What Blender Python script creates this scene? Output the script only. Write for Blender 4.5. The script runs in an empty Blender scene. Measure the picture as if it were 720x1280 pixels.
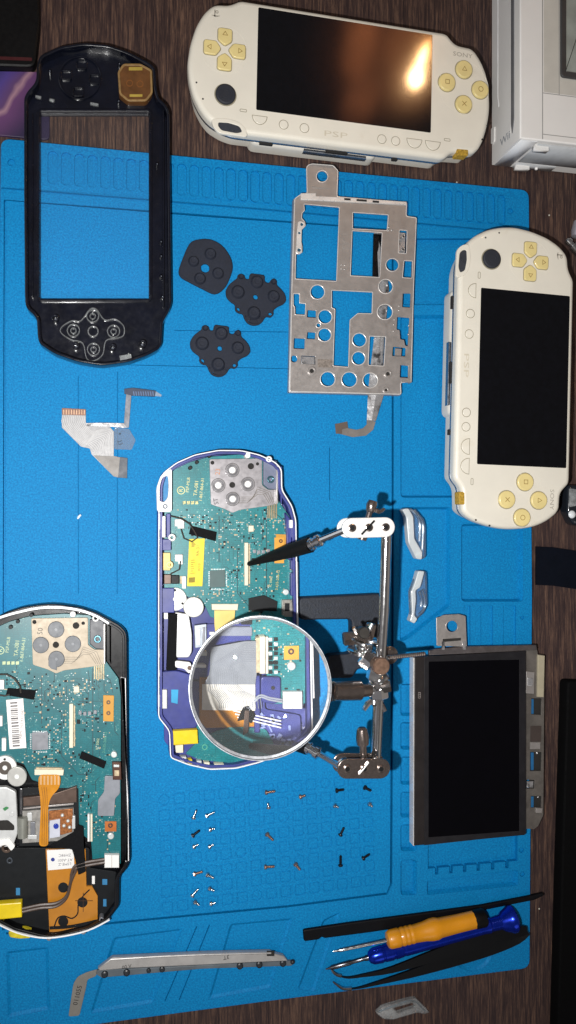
import bpy, bmesh, math, random, mathutils
import mathutils.geometry
from mathutils import Vector, Matrix
random.seed(7)
SCL = 100.0            # 1 Blender unit = 100 mm
sc = bpy.context.scene
COL = sc.collection
R = math.radians
# ------------------------------------------------------------------ camera (desk top is z = 0)
F, TA, TB, HC = 1000.0, 0.217, -0.010, 4.35
vv = Vector((TA, -TB, -1)).normalized()
rr_ = Vector((1, 0, 0)); rr_ = (rr_ - vv * rr_.dot(vv)).normalized()
uu = (-vv).cross(rr_)
CAM = -vv * (HC / -vv.z)
cd = bpy.data.cameras.new('camera'); cam = bpy.data.objects.new('camera', cd); COL.objects.link(cam)
cd.sensor_fit = 'VERTICAL'; cd.sensor_height = 36.0; cd.lens = 36.0 * F / 1280.0
cd.clip_start = 0.1; cd.clip_end = 200
m = Matrix((( rr_.x, uu.x, -vv.x, CAM.x), (rr_.y, uu.y, -vv.y, CAM.y), (rr_.z, uu.z, -vv.z, CAM.z), (0, 0, 0, 1)))
cam.matrix_world = m
sc.camera = cam

def W(px, py, z=0.0):
    """point of the desk (mm) that was measured at px,py on a plane z mm above the desk"""
    d = vv * F + rr_ * (px - 360) + uu * (640 - py)
    t = (z / SCL - CAM.z) / d.z
    p = CAM + d * t
    return (p.x * SCL, p.y * SCL)
def X(pts, z): return [W(a, b, z) for a, b in pts]
def P3(px, py, z): a = W(px, py, z); return Vector((a[0], a[1], z))
def MMPX(px, py, z):
    a = W(px, py, z); b = W(px, py + 10, z)
    return math.hypot(a[0]-b[0], a[1]-b[1]) / 10
# zoom helpers: measurements taken in enlarged views
def Z(x0, y0, k, pts): return [(x0 + a / k, y0 + b / k) for a, b in pts]
# ------------------------------------------------------------------ 2-D shapes
def circ(cx, cy, r, n=20, sx=1, rot=0):
    c, s = math.cos(rot), math.sin(rot); o = []
    for i in range(n):
        a = 2 * math.pi * i / n; x, y = r * sx * math.cos(a), r * math.sin(a)
        o.append((cx + x * c - y * s, cy + x * s + y * c))
    return o
def rp(pts, r, n=4):
    o = []; N = len(pts)
    for i in range(N):
        p0, p1, p2 = Vector(pts[i-1]), Vector(pts[i]), Vector(pts[(i+1) % N])
        a, b = p0 - p1, p2 - p1
        ra = min(r, a.length * .45, b.length * .45)
        if a.length < 1e-9 or b.length < 1e-9: continue
        q0, q2 = p1 + a.normalized() * ra, p1 + b.normalized() * ra
        for k in range(n + 1):
            t = k / n
            q = q0 * (1-t)**2 + p1 * 2*t*(1-t) + q2 * t*t
            o.append((q.x, q.y))
    return o
def rr(x0, y0, x1, y1, r=0, n=4):
    p = [(x0, y0), (x1, y0), (x1, y1), (x0, y1)]
    return rp(p, r, n) if r else p
def cr(pts, n=5, closed=True):
    """smooth curve through points"""
    o = []; N = len(pts); rng = range(N) if closed else range(N-1)
    for i in rng:
        def g(j): return Vector(pts[j % N]) if closed else Vector(pts[max(0, min(N-1, j))])
        p0, p1, p2, p3 = g(i-1), g(i), g(i+1), g(i+2)
        for k in range(n):
            t = k / n
            q = .5*((2*p1)+(p2-p0)*t+(2*p0-5*p1+4*p2-p3)*t*t+(3*p1-p0-3*p2+p3)*t**3)
            o.append(tuple(q))
    if not closed: o.append(tuple(pts[-1]))
    return o
def area2(p): return sum(p[i-1][0]*p[i][1]-p[i][0]*p[i-1][1] for i in range(len(p)))
def inset(p, d):
    """offset a closed outline inwards by d; keeps the vertex count, collapses flipped edges"""
    if area2(p) < 0: p = p[::-1]
    N = len(p); P = [Vector(q) for q in p]; E = []
    for i in range(N):
        e = P[(i+1) % N] - P[i]
        E.append(e.normalized() if e.length > 1e-9 else (E[-1] if E else Vector((1, 0))))
    o = []
    for i in range(N):
        n1 = Vector((-E[i-1].y, E[i-1].x)); n2 = Vector((-E[i].y, E[i].x)); nn = n1 + n2
        if nn.length < 1e-6: nn = n1.copy()
        nn.normalize(); o.append(P[i] + nn * (d / max(.6, nn.dot(n1))))
    for it in range(6):
        bad = [i for i in range(N) if (o[(i+1) % N]-o[i]).dot(E[i]) < -1e-9]
        if not bad: break
        for i in bad:
            m_ = (o[i] + o[(i+1) % N]) / 2; o[i] = m_.copy(); o[(i+1) % N] = m_
    return [(q.x, q.y) for q in o]
def inside(pt, poly):
    x, y = pt; c = False
    for i in range(len(poly)):
        (x1, y1), (x2, y2) = poly[i-1], poly[i]
        if (y1 > y) != (y2 > y) and x < (x2-x1)*(y-y1)/(y2-y1)+x1: c = not c
    return c
def band(pts, w):
    """outline of an open polyline of width w"""
    l, r = [], []
    for i in range(len(pts)):
        a = Vector(pts[max(0, i-1)]); b = Vector(pts[min(len(pts)-1, i+1)])
        d = (b-a).normalized(); n = Vector((-d.y, d.x)) * w/2; p = Vector(pts[i])
        l.append(tuple(p+n)); r.append(tuple(p-n))
    return l + r[::-1]
# ------------------------------------------------------------------ mesh builder (world mm)
class MB:
    def __init__(s): s.v = []; s.f = []
    def add(s, vs, fs):
        o = len(s.v); s.v += [tuple(v) for v in vs]; s.f += [tuple(i+o for i in f) for f in fs]; return s
    def prism(s, xy, z0, z1, ch=0.0):
        if area2(xy) < 0: xy = xy[::-1]
        N = len(xy)
        rings = [[(a, b, z0) for a, b in xy]]
        if ch:
            q = inset(xy, ch * .3); w = inset(xy, ch)
            rings += [[(a, b, z1-ch) for a, b in xy], [(a, b, z1-ch*.3) for a, b in q], [(a, b, z1) for a, b in w]]
        else: rings.append([(a, b, z1) for a, b in xy])
        vs = sum(rings, []); fs = [tuple(range(N))[::-1]]
        for k in range(len(rings)-1):
            for i in range(N):
                j = (i+1) % N
                fs.append((k*N+i, k*N+j, (k+1)*N+j, (k+1)*N+i))
        fs.append(tuple((len(rings)-1)*N+i for i in range(N)))
        return s.add(vs, fs)
    def plate(s, outs, z0, z1, bev=0.0, res=1, bottom=True):
        """flat plate from outlines; inner outlines are holes; rounded edges"""
        outs = [o if area2(o) > 0 else o[::-1] for o in outs]
        bev = min(bev, (z1-z0)*.48); n = res+1
        prof = [(0.0, z0)] if not bev else [(bev*.6, z0), (0.0, z0+bev*.6)]
        if bev:
            for k in range(n+1):
                a = math.pi/2*k/n; prof.append((bev*(1-math.cos(a)), z1-bev+bev*math.sin(a)))
        else: prof.append((0.0, z1))
        tops, bots = [], []
        for q, o in enumerate(outs):
            depth = sum(inside(o[0], p) for k, p in enumerate(outs) if k != q)
            sg = 1 if depth % 2 == 0 else -1
            rings = [([v for v in (inset(o, sg*d) if d else o)], z) for d, z in prof]
            N = len(o); base = len(s.v); fs = []
            for k in range(len(rings)-1):
                for i in range(N):
                    j = (i+1) % N; fs.append((k*N+i, k*N+j, (k+1)*N+j, (k+1)*N+i))
            s.add([(a, b, z) for r, z in rings for a, b in r], fs)
            bots.append((rings[0][0], base)); tops.append((rings[-1][0], base + (len(rings)-1)*N))
        for grp, flip in ((tops, False), (bots, True)):
            if flip and not bottom: continue
            idx = [b0+i for r, b0 in grp for i in range(len(r))]
            if len(grp) == 1: s.f.append(tuple(idx)); continue
            tri = mathutils.geometry.tessellate_polygon([[Vector((a, b, 0)) for a, b in r] for r, _ in grp])
            s.f += [tuple(idx[i] for i in t) for t in tri]
        return s
    def text(s, txt, xy, z, size, ang=0.0, ext=0.03, sx=1.0, shear=0):
        cu = bpy.data.curves.new('tmp', 'FONT'); cu.body = txt; cu.size = size; cu.extrude = ext
        cu.align_x = 'CENTER'; cu.align_y = 'CENTER'; cu.resolution_u = 2; cu.shear = shear
        ob = bpy.data.objects.new('tmp', cu); me = bpy.data.meshes.new_from_object(ob)
        c, n = math.cos(ang), math.sin(ang)
        s.add([(xy[0]+v.co.x*sx*c-v.co.y*n, xy[1]+v.co.x*sx*n+v.co.y*c, z+v.co.z) for v in me.vertices], [tuple(p.vertices) for p in me.polygons])
        bpy.data.objects.remove(ob); bpy.data.curves.remove(cu); bpy.data.meshes.remove(me)
        return s
    def tube(s, pts, rad, n=10, caps=True):
        pts = [Vector(p) for p in pts]; N = len(pts)
        if not hasattr(rad, '__len__'): rad = [rad]*N
        vs = []; fs = []; up = None
        for i in range(N):
            d = (pts[min(N-1, i+1)] - pts[max(0, i-1)]).normalized()
            if up is None:
                up = Vector((0, 0, 1)) if abs(d.z) < .9 else Vector((1, 0, 0))
            a = (up - d*up.dot(d)).normalized(); b = d.cross(a); up = a
            for k in range(n):
                t = 2*math.pi*k/n
                vs.append(pts[i] + (a*math.cos(t)+b*math.sin(t))*rad[i])
        for i in range(N-1):
            for k in range(n):
                k2 = (k+1) % n
                fs.append((i*n+k, i*n+k2, (i+1)*n+k2, (i+1)*n+k))
        if caps: fs += [tuple(range(n))[::-1], tuple((N-1)*n+k for k in range(n))]
        return s.add(vs, fs)
    def lathe(s, p, d, prof, n=20):
        """profile [(distance along d, radius)]"""
        p = Vector(p); d = Vector(d).normalized()
        return s.tube2([p + d*t for t, r in prof], [max(r, 1e-4) for t, r in prof], d, n)
    def tube2(s, pts, rad, d, n):
        up = Vector((0, 0, 1)) if abs(d.z) < .9 else Vector((1, 0, 0))
        a = (up - d*up.dot(d)).normalized(); b = d.cross(a); vs = []; fs = []
        for p, r in zip(pts, rad):
            for k in range(n):
                t = 2*math.pi*k/n; vs.append(p + (a*math.cos(t)+b*math.sin(t))*r)
        N = len(pts)
        for i in range(N-1):
            for k in range(n):
                k2 = (k+1) % n; fs.append((i*n+k, i*n+k2, (i+1)*n+k2, (i+1)*n+k))
        fs += [tuple(range(n))[::-1], tuple((N-1)*n+k for k in range(n))]
        return s.add(vs, fs)
    def ball(s, c, r, n=14, m=8, sz=1.0):
        prof = [(-r*sz*math.cos(math.pi*i/m), r*math.sin(math.pi*i/m)) for i in range(m+1)]
        return s.lathe(c, (0, 0, 1), prof, n)
    def sheet(s, la, lb, th=.12):
        """thin flexible strip between two 3-D rails"""
        N = len(la); vs = []; fs = []
        for a, b in zip(la, lb):
            a, b = Vector(a), Vector(b); t = Vector((0, 0, th))
            vs += [a, b, b+t, a+t]
        for i in range(N-1):
            o = i*4
            for k in range(4):
                k2 = (k+1) % 4; fs.append((o+k, o+4+k, o+4+k2, o+k2))
        fs += [(0, 1, 2, 3), ((N-1)*4+3, (N-1)*4+2, (N-1)*4+1, (N-1)*4)]
        return s.add(vs, fs)
    def box(s, c, d, h, size, up=Vector((0, 0, 1))):
        """box at centre c, long axis d"""
        d = Vector(d).normalized(); side = up.cross(d).normalized(); u2 = d.cross(side); c = Vector(c)
        l, w = size[0]/2, size[1]/2; vs = []
        for sz in (-h/2, h/2):
            for a, b in ((-l, -w), (l, -w), (l, w), (-l, w)): vs.append(c+d*a+side*b+u2*sz)
        return s.add(vs, [(3, 2, 1, 0), (4, 5, 6, 7), (0, 1, 5, 4), (1, 2, 6, 5), (2, 3, 7, 6), (3, 0, 4, 7)])
    def build(s, name, mat, parent=None, smooth=32):
        me = bpy.data.meshes.new(name)
        off = OFF[parent] if parent is not None else None
        if off is None:
            xs = [v[0] for v in s.v]; ys = [v[1] for v in s.v]; zs = [v[2] for v in s.v]
            off = Vector(((min(xs)+max(xs))/2, (min(ys)+max(ys))/2, min(zs)))
        me.from_pydata([((v[0]-off.x)/SCL, (v[1]-off.y)/SCL, (v[2]-off.z)/SCL) for v in s.v], [], s.f)
        bm = bmesh.new(); bm.from_mesh(me)
        bmesh.ops.remove_doubles(bm, verts=bm.verts, dist=2e-6)
        bmesh.ops.recalc_face_normals(bm, faces=bm.faces)
        bm.to_mesh(me); bm.free()
        if smooth:
            for p in me.polygons: p.use_smooth = True
            me.set_sharp_from_angle(angle=R(smooth))
            for p in me.polygons:
                if abs(p.normal.z) > .9995: p.use_smooth = False
        me.materials.append(mat)
        o = bpy.data.objects.new(name, me); COL.objects.link(o)
        if parent is not None: o.parent = parent
        else: o.location = off / SCL
        OFF[o] = off
        return o
OFF = {}
def tag(o, label=None, cat=None, group=None, kind=None):
    if label: o['label'] = label
    if cat: o['category'] = cat
    if group: o['group'] = group
    if kind: o['kind'] = kind
    return o
def thing(name, label, cat, at, group=None):
    """an empty at the base of a thing; at = (x,y,z) in mm"""
    o = bpy.data.objects.new(name, None); COL.objects.link(o)
    o.empty_display_size = .1
    o.location = Vector(at)/SCL; OFF[o] = Vector(at)
    return tag(o, label, cat, group)
def copy_tree(o, parent=None):
    c = o.copy(); COL.objects.link(c); OFF[c] = OFF[o].copy()
    if parent: c.parent = parent
    for ch in list(o.children): copy_tree(ch, c)
    return c
# ------------------------------------------------------------------ materials
def lin(c):
    if isinstance(c, str): c = tuple(int(c[i:i+2], 16) for i in (0, 2, 4))
    def f(x):
        x /= 255.0
        return x/12.92 if x <= .04045 else ((x+.055)/1.055)**2.4
    return tuple(f(x) for x in c) + (1,)
class NT:
    def __init__(s, name):
        s.m = bpy.data.materials.new(name); s.m.use_nodes = True; s.t = s.m.node_tree; s.n = s.t.nodes
        s.b = s.n['Principled BSDF']; s.out = s.n['Material Output']
        s.tc = s.n.new('ShaderNodeTexCoord')
    def link(s, a, b): s.t.links.new(a, b)
    def node(s, typ, **kw):
        n = s.n.new(typ)
        for k, v in kw.items():
            if k in n.inputs.keys() if isinstance(k, str) else False: n.inputs[k].default_value = v
            else: setattr(n, k, v)
        return n
    def mapping(s, scale=(1, 1, 1), rot=(0, 0, 0), src='Object'):
        n = s.n.new('ShaderNodeMapping'); n.inputs['Scale'].default_value = tuple(k*SCL/1000 for k in scale); n.inputs['Rotation'].default_value = rot
        s.link(s.tc.outputs[src], n.inputs[0]); return n.outputs[0]
    def noise(s, vec, scale, detail=4, rough=.55):
        n = s.n.new('ShaderNodeTexNoise'); n.inputs['Scale'].default_value = scale; n.inputs['Detail'].default_value = detail; n.inputs['Roughness'].default_value = rough
        s.link(vec, n.inputs['Vector']); return n.outputs['Fac']
    def ramp(s, fac, stops):
        n = s.n.new('ShaderNodeValToRGB'); e = n.color_ramp.elements
        while len(e) < len(stops): e.new(.5)
        for q, (p, c) in zip(e, stops): q.position = p; q.color = c
        s.link(fac, n.inputs[0]); return n.outputs[0]
    def mix(s, fac, a, b, blend='MIX'):
        n = s.n.new('ShaderNodeMix'); n.data_type = 'RGBA'; n.blend_type = blend
        for sock, val in ((n.inputs[0], fac), (n.inputs[6], a), (n.inputs[7], b)):
            if isinstance(val, bpy.types.NodeSocket): s.link(val, sock)
            else: sock.default_value = val
        return n.outputs[2]
    def bump(s, h, strength=.2, dist=.0002):
        n = s.n.new('ShaderNodeBump'); n.inputs['Strength'].default_value = strength; n.inputs['Distance'].default_value = dist*1000/SCL
        s.link(h, n.inputs['Height']); s.link(n.outputs[0], s.b.inputs['Normal'])
    def math(s, op, a, b=None):
        n = s.n.new('ShaderNodeMath'); n.operation = op
        for i, v in enumerate((a, b)):
            if v is None: continue
            if isinstance(v, bpy.types.NodeSocket): s.link(v, n.inputs[i])
            else: n.inputs[i].default_value = v
        return n.outputs[0]
def mul(c, k): return tuple(min(1, x*k) for x in c[:3]) + (1,)
def M(name, col, rough=.5, metal=0.0, var=.12, scale=120, bump=0.0, bscale=1500, coat=0.0, spec=.5, rvar=.15, grime_blotch=None):
    t = NT(name); c = lin(col)
    vec = t.mapping()
    f = t.noise(vec, scale, 5)
    cc = t.ramp(f, [(.3, mul(c, 1-var)), (.7, mul(c, 1+var))])
    if grime_blotch:
        g = t.noise(vec, grime_blotch[1], 6, .65)
        gm = t.ramp(g, [(grime_blotch[2], (0, 0, 0, 1)), (min(1, grime_blotch[2]+.14), (1, 1, 1, 1))])
        cc = t.mix(t.math('MULTIPLY', gm, grime_blotch[3]), cc, lin(grime_blotch[0]))
    t.link(cc, t.b.inputs['Base Color'])
    fr = t.noise(vec, scale*3, 3)
    t.link(t.math('ADD', t.math('MULTIPLY', fr, rvar*2), rough-rvar), t.b.inputs['Roughness'])
    t.b.inputs['Metallic'].default_value = metal
    t.b.inputs['Specular IOR Level'].default_value = spec
    if coat: t.b.inputs['Coat Weight'].default_value = coat; t.b.inputs['Coat Roughness'].default_value = .08
    if bump: t.bump(t.noise(vec, bscale, 3), bump)
    return t.m
def clear(name, col='ffffff', haze=.15, gloss=.12, rough=.08, even=False):
    """thin clear plastic: lets light through, reflects, slightly milky"""
    t = NT(name); t.n.remove(t.b)
    tr = t.n.new('ShaderNodeBsdfTransparent'); tr.inputs[0].default_value = lin(col)
    gl = t.n.new('ShaderNodeBsdfGlossy'); gl.inputs['Roughness'].default_value = rough
    df = t.n.new('ShaderNodeBsdfDiffuse'); df.inputs[0].default_value = (.75, .8, .82, 1)
    f = t.noise(t.mapping(), 350, 4)
    m1 = t.n.new('ShaderNodeMixShader'); m2 = t.n.new('ShaderNodeMixShader')
    t.link(t.math('ADD', t.math('MULTIPLY', f, 0 if even else haze*2), haze if even else 0), m1.inputs[0]); t.link(tr.outputs[0], m1.inputs[1]); t.link(df.outputs[0], m1.inputs[2])
    fr = t.n.new('ShaderNodeFresnel'); fr.inputs[0].default_value = 1.5
    t.link(t.math('ADD', t.math('MULTIPLY', fr.outputs[0], .7), gloss-.04), m2.inputs[0]); t.link(m1.outputs[0], m2.inputs[1]); t.link(gl.outputs[0], m2.inputs[2])
    t.link(m2.outputs[0], t.out.inputs[0]); return t.m
# ------------------------------------------------------------------ desk and mat
def wood():
    t = NT('dark_wood')
    v = t.mapping((1, .045, 1)); v2 = t.mapping((1, .12, 1))
    a = t.noise(v, 1100, 6, .75); b = t.noise(v2, 90, 4); k = t.noise(t.mapping(), 9, 3)
    c = t.ramp(a, [(.36, lin('1a1214')), (.5, lin('402f29')), (.66, lin('7c5f4c'))])
    c = t.mix(t.math('MULTIPLY', b, .45), c, lin('261c1e'))
    c = t.mix(t.math('MULTIPLY', k, .35), c, lin('3a2c30'))
    t.link(c, t.b.inputs['Base Color']); t.b.inputs['Specular IOR Level'].default_value = .3
    t.link(t.math('ADD', t.math('MULTIPLY', a, .3), .45), t.b.inputs['Roughness'])
    t.bump(a, .35, .0004)
    return t.m
def silicone():
    t = NT('blue_silicone'); v = t.mapping()
    a = t.noise(v, 1100, 3, .7); b = t.noise(v, 14, 4); d = t.noise(v, 260, 4, .7)
    c = t.ramp(a, [(.34, lin('006aa4')), (.5, lin('007ab6')), (.66, lin('048bc8'))])
    c = t.mix(t.math('MULTIPLY', b, .35), c, lin('086096'))
    sp = t.ramp(d, [(.70, (0, 0, 0, 1)), (.76, (1, 1, 1, 1))])
    c = t.mix(t.math('MULTIPLY', sp, .25), c, lin('3aa8dc'))
    t.link(c, t.b.inputs['Base Color']); t.b.inputs['Roughness'].default_value = .62; t.b.inputs['Specular IOR Level'].default_value = .18
    t.bump(a, .5, .0003)
    return t.m
MAT_WOOD = wood(); MAT_MAT = silicone()
b = MB(); b.prism([(-620, -560), (620, -560), (620, 560), (-620, 560)], -25, 0, 1)
tag(b.build('desk', MAT_WOOD), kind='structure')

def mat_build():
    ZT = 4.0
    def q(pts): return X(pts, ZT)
    outline = rp(q([(1, 173), (661, 238), (665, 740), (662, 1210), (330, 1252), (-5, 1297), (-5, 700)]), 5)
    GRV = []
    deep, shallow, ramps = [], [], []
    # row of tool slots along the far edge
    a0, a1 = Vector(W(66, 209.5, ZT)), Vector(W(627, 262, ZT)); d = (a1-a0).normalized(); n = Vector((-d.y, d.x))
    N = 38
    for i in range(N+1):
        c = a0 + (a1-a0)*i/N
        sl = []
        for sgn in (1, -1):
            for k in range(9):
                t = math.pi*k/8
                x, y = 2.45*math.cos(t), (6.4 + 2.3*math.sin(t)) if sgn > 0 else -6.8-1.6*math.sin(t)
                if sgn < 0: x = -x
                p = c + d*x + n*y; sl.append((p.x, p.y))
        shallow.append(sl)
    shallow += [q(circ(14, 203, 4.5, 16)), q(circ(638, 264, 3.6, 14))]
    # grooves round the panels
    shallow.append(q(band([(2, 235), (330, 262), (659, 292)], 1.7)))
    GRV.append(q(band([(4, 1163), (5, 700), (6, 250), (250, 269), (491, 287), (491, 700), (489, 1105), (484, 1117), (360, 1133), (180, 1150), (8, 1167)], 2.6)))
    shallow.append(q(band([(98, 470), (98, 742)], .7))); shallow.append(q(band([(147, 465), (146.5, 742)], .7)))
    shallow.append(q(band([(412, 560), (412, 625)], .6))); shallow.append(q(band([(218, 413), (360, 415)], .5)))
    shallow.append(q(band([(160, 456), (361, 461)], .5)))
    # compartments on the right
    deep += [q(rr(503, 298, 610, 381, 4)), q(rr(501, 394, 610, 622, 5)),
             q(rp([(500, 634), (563, 634), (563, 757), (510, 799), (500, 802)], 5)),
             q(rr(577, 655, 654, 752, 5))]
    for x0, x1 in ((580, 588), (601, 616), (629, 645)): shallow.append(q(rr(x0, 757, x1, 808, 1)))
    for y0, y1 in ((855, 895), (903, 937), (946, 981), (990, 1022), (1031, 1064), (1075, 1119)): deep.append(q(rr(501, y0, 521, y1, 4)))
    comb = [(535, 1050), (647, 1040), (647, 1076)]
    for x in (634, 616, 598, 581, 564, 546):
        y = 1086 - (x-535)*.09
        comb += [(x+2, y-.2), (x+2, y+8), (x-2, y+8.4), (x-2, y+.2)]
    comb += [(535, 1086)]
    GRV.append(q(comb)); deep.append(q(rp([(534, 1101), (648, 1088), (648, 1107), (534, 1119)], 3)))
    nd0 = len(deep); ramps += [(h, 1.3) for h in deep if len(h) > 8 and h is not deep[0]]
    # slanted trays along the near edge
    ns0 = len(shallow)
    shallow.append(q(rp([(142, 1172), (228, 1161), (191, 1254), (113, 1267)], 4)))
    shallow.append(q(rp([(288, 1155), (366, 1148), (338, 1235), (261, 1249)], 4)))
    shallow.append(q(rp([(8, 1190), (60, 1184), (62, 1262), (10, 1272)], 4)))
    shallow.append(q(rp([(404, 1150), (426, 1140), (393, 1240), (372, 1236)], 4)))
    shallow.append(q(circ(590, 1188, 26, 24)))
    ramps_s = [(h, 1.5) for h in shallow[ns0:]]
    for pp in ([(246, 1158), (206, 1252)], [(262, 1156), (224, 1250)]): shallow.append(q(band(pp, 1.0)))
    shallow += [q(circ(652, 1063, 3, 12)), q(circ(653, 1093, 3, 12)), q(circ(653, 772, 2.4, 12))]
    # numbered-tray cells for screws
    cells = []
    g0 = Vector(W(205, 1000, ZT)); gx = Vector(W(470, 1000, ZT)) - g0
    gd = (Vector(W(470, 972.0, ZT)) - Vector(W(205, 1000, ZT))); gd.normalize(); gn = Vector((gd.y, -gd.x))
    for i in range(15):
        for j in range(8):
            c = g0 + gd*(i*8.05) + gn*(j*8.15)
            o = []
            for (x, y) in rr(-2.9, -2.9, 2.9, 2.9, 1.0, 3) if (i*7+j*5) % 11 else circ(0, 0, 2.9, 14):
                p = c + gd*x + gn*y; o.append((p.x, p.y))
            cells.append(o); cells.append(inset(o, .30))
    b = MB()
    b.plate([outline], 0, 1.05, .3)
    b.plate([outline]+deep+GRV, 1.0, 2.75, 0, bottom=False)
    b.plate([outline]+deep+GRV+shallow, 2.7, 3.72, 0, bottom=False)
    b.plate([outline]+deep+GRV+shallow+cells, 3.7, ZT, .10, bottom=False)
    for lst, zb_ in ((ramps, 1.0), (ramps_s, 2.7)):
        for h, d_ in lst:
            h = h if area2(h) > 0 else h[::-1]; g = inset(h, d_); n_ = len(h)
            b.add([(x, y, 3.75) for x, y in inset(h, -.02)] + [(x, y, zb_) for x, y in g], [(i, (i+1) % n_, n_+(i+1) % n_, n_+i) for i in range(n_)])
    return tag(b.build('work_mat', MAT_MAT, smooth=0), 'large blue silicone repair mat with moulded slots and trays lying on the wooden desk', 'repair mat')
mat_build()
# ------------------------------------------------------------------ dark things at the borders of the desk
M_BLACK = M('black_plastic', '070708', .5, bump=.1, spec=.25)
M_NAVY = M('navy_fabric', '070b15', .9, spec=.1, bump=.5, bscale=2500)
b = MB(); b.prism(rp(X([(-120, -60), (48, -60), (50, 30), (44, 84), (-120, 78)], 6), 4), 0, 6, 1.2)
t1 = thing('black_case', 'black case reaching into the far left corner of the desk', 'case', (*W(10, 40, 0), 0))
b.build('body', M_BLACK, t1)
b = MB(); b.prism(rp(X([(-120, 66), (40, 72), (40, 76), (-120, 70)], 6.15), .4), 6, 6.15)
b.build('red_trim', M('red_trim_paint', '3a0c10', .5), t1)
def galaxy():
    t = NT('purple_print'); v = t.mapping((1, 1, 1), (0, 0, R(38)))
    g = t.n.new('ShaderNodeSeparateXYZ'); t.link(v, g.inputs[0])
    w = t.math('ADD', t.math('MULTIPLY', g.outputs[0], 22), t.math('MULTIPLY', t.noise(v, 30, 3), .35))
    c = t.ramp(t.math('ADD', w, .2), [(0, lin('232046')), (.3, lin('2a2758')), (.47, lin('45357a')), (.6, lin('523660')), (.645, lin('92707e')), (.69, lin('5a3560')), (1, lin('241a3a'))])
    t.link(c, t.b.inputs['Base Color']); t.b.inputs['Roughness'].default_value = .55; return t.m
b = MB(); b.prism(rp(X([(-130, 86), (62, 90), (62, 175), (-130, 157)], 1.5), 3), 0, 1.5, .3)
tag(b.build('mouse_pad', galaxy()), 'thin pad printed in purple and pink, beside the black faceplate at the left border', 'pad')
b = MB(); b.prism(rp(X([(709, 851), (820, 855), (820, 1340), (695, 1340), (702, 1080)], 8), 3), 0, 8, 1.5)
tag(b.build('black_case', M('black_case_skin', '040405', .8, spec=.1)), 'long black case standing along the right border of the desk near the screen module', 'case')
b = MB()
pa = [P3(669, 683, .3), P3(690, 684, 1.2), P3(730, 690, 1.0), P3(790, 700, .4)]; pb = [P3(669, 731, .3), P3(690, 732, 1.0), P3(730, 738, .8), P3(790, 748, .4)]
b.sheet(pa, pb, 1.0)
tag(b.build('fabric_strap', M_NAVY), 'dark navy fabric strap lying on the desk against the right edge of the mat', 'strap')
# ------------------------------------------------------------------ closed white handheld consoles
M_CREAM = M('aged_white_plastic', 'dad5c8', .38, var=.035, scale=60, coat=.25, grime_blotch=('b8a888', 45, .62, .25))
M_CREAMB = M('aged_white_back', 'cdc9bf', .42, var=.05, scale=60)
M_SILV = M('silver_trim', '9aa0a8', .28, metal=.9)
M_BTN = M('yellowed_button', 'dac88a', .35, var=.06, coat=.3)
M_INK = M('grey_ink', 'a29c90', .6); M_GLYPH = M('button_glyph', '8a6c32', .6)
M_SEAM = M('seam_shadow', '8d8672', .6)
M_SCREEN = M('screen_glass', '05060a', .07, var=.3, scale=300, spec=.6, rvar=.02, coat=.15)
M_NUB = M('grey_rubber_nub', '20232c', .7, bump=.3)
M_GOLD = M('gold_foam', 'a8862c', .7, var=.45, scale=900)
M_DARKHOLE = M('dark_hole', '1c1a18', .8)
OUT = [(-55, -37), (56, -37), (58.5, -36.2), (63, -31.8), (75.5, -31.2), (78.6, -28), (81, -23), (83.2, -15), (84.6, -7), (85, 0), (84.4, 9), (82.8, 17), (79.5, 24), (75.5, 29.2), (72.5, 31), (63.5, 31.4), (58.5, 36.4), (56, 37),
       (-57, 37), (-59, 36.5), (-64, 33.6), (-72, 32.8), (-77, 27.5), (-81, 20), (-83.8, 10), (-85, 0), (-84.2, -9), (-82, -18), (-78, -26), (-73.5, -31.5), (-66, -35.5), (-60, -37)]
OUT = [(x, y*.912 if y < 0 else y) for x, y in OUT]
def pose(tip0, tip1, z, zc):
    """pose from two image points on the long axis"""
    a, b_ = Vector(W(*tip0, z)), Vector(W(*tip1, z))
    c = (a+b_)/2; d = (b_-a).normalized()
    return c, d
def fwd(po):
    c, d = po; n = Vector((-d.y, d.x))
    return lambda pts: [tuple(c + d*x + n*y) for x, y in pts]
def inv(po, z):
    c, d = po; n = Vector((-d.y, d.x))
    def g(px, py):
        p = Vector(W(px, py, z)) - c
        return (p.dot(d), p.dot(n))
    return g
POSE_R = pose((652, 282), (643.5, 665), 24, 0)
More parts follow.
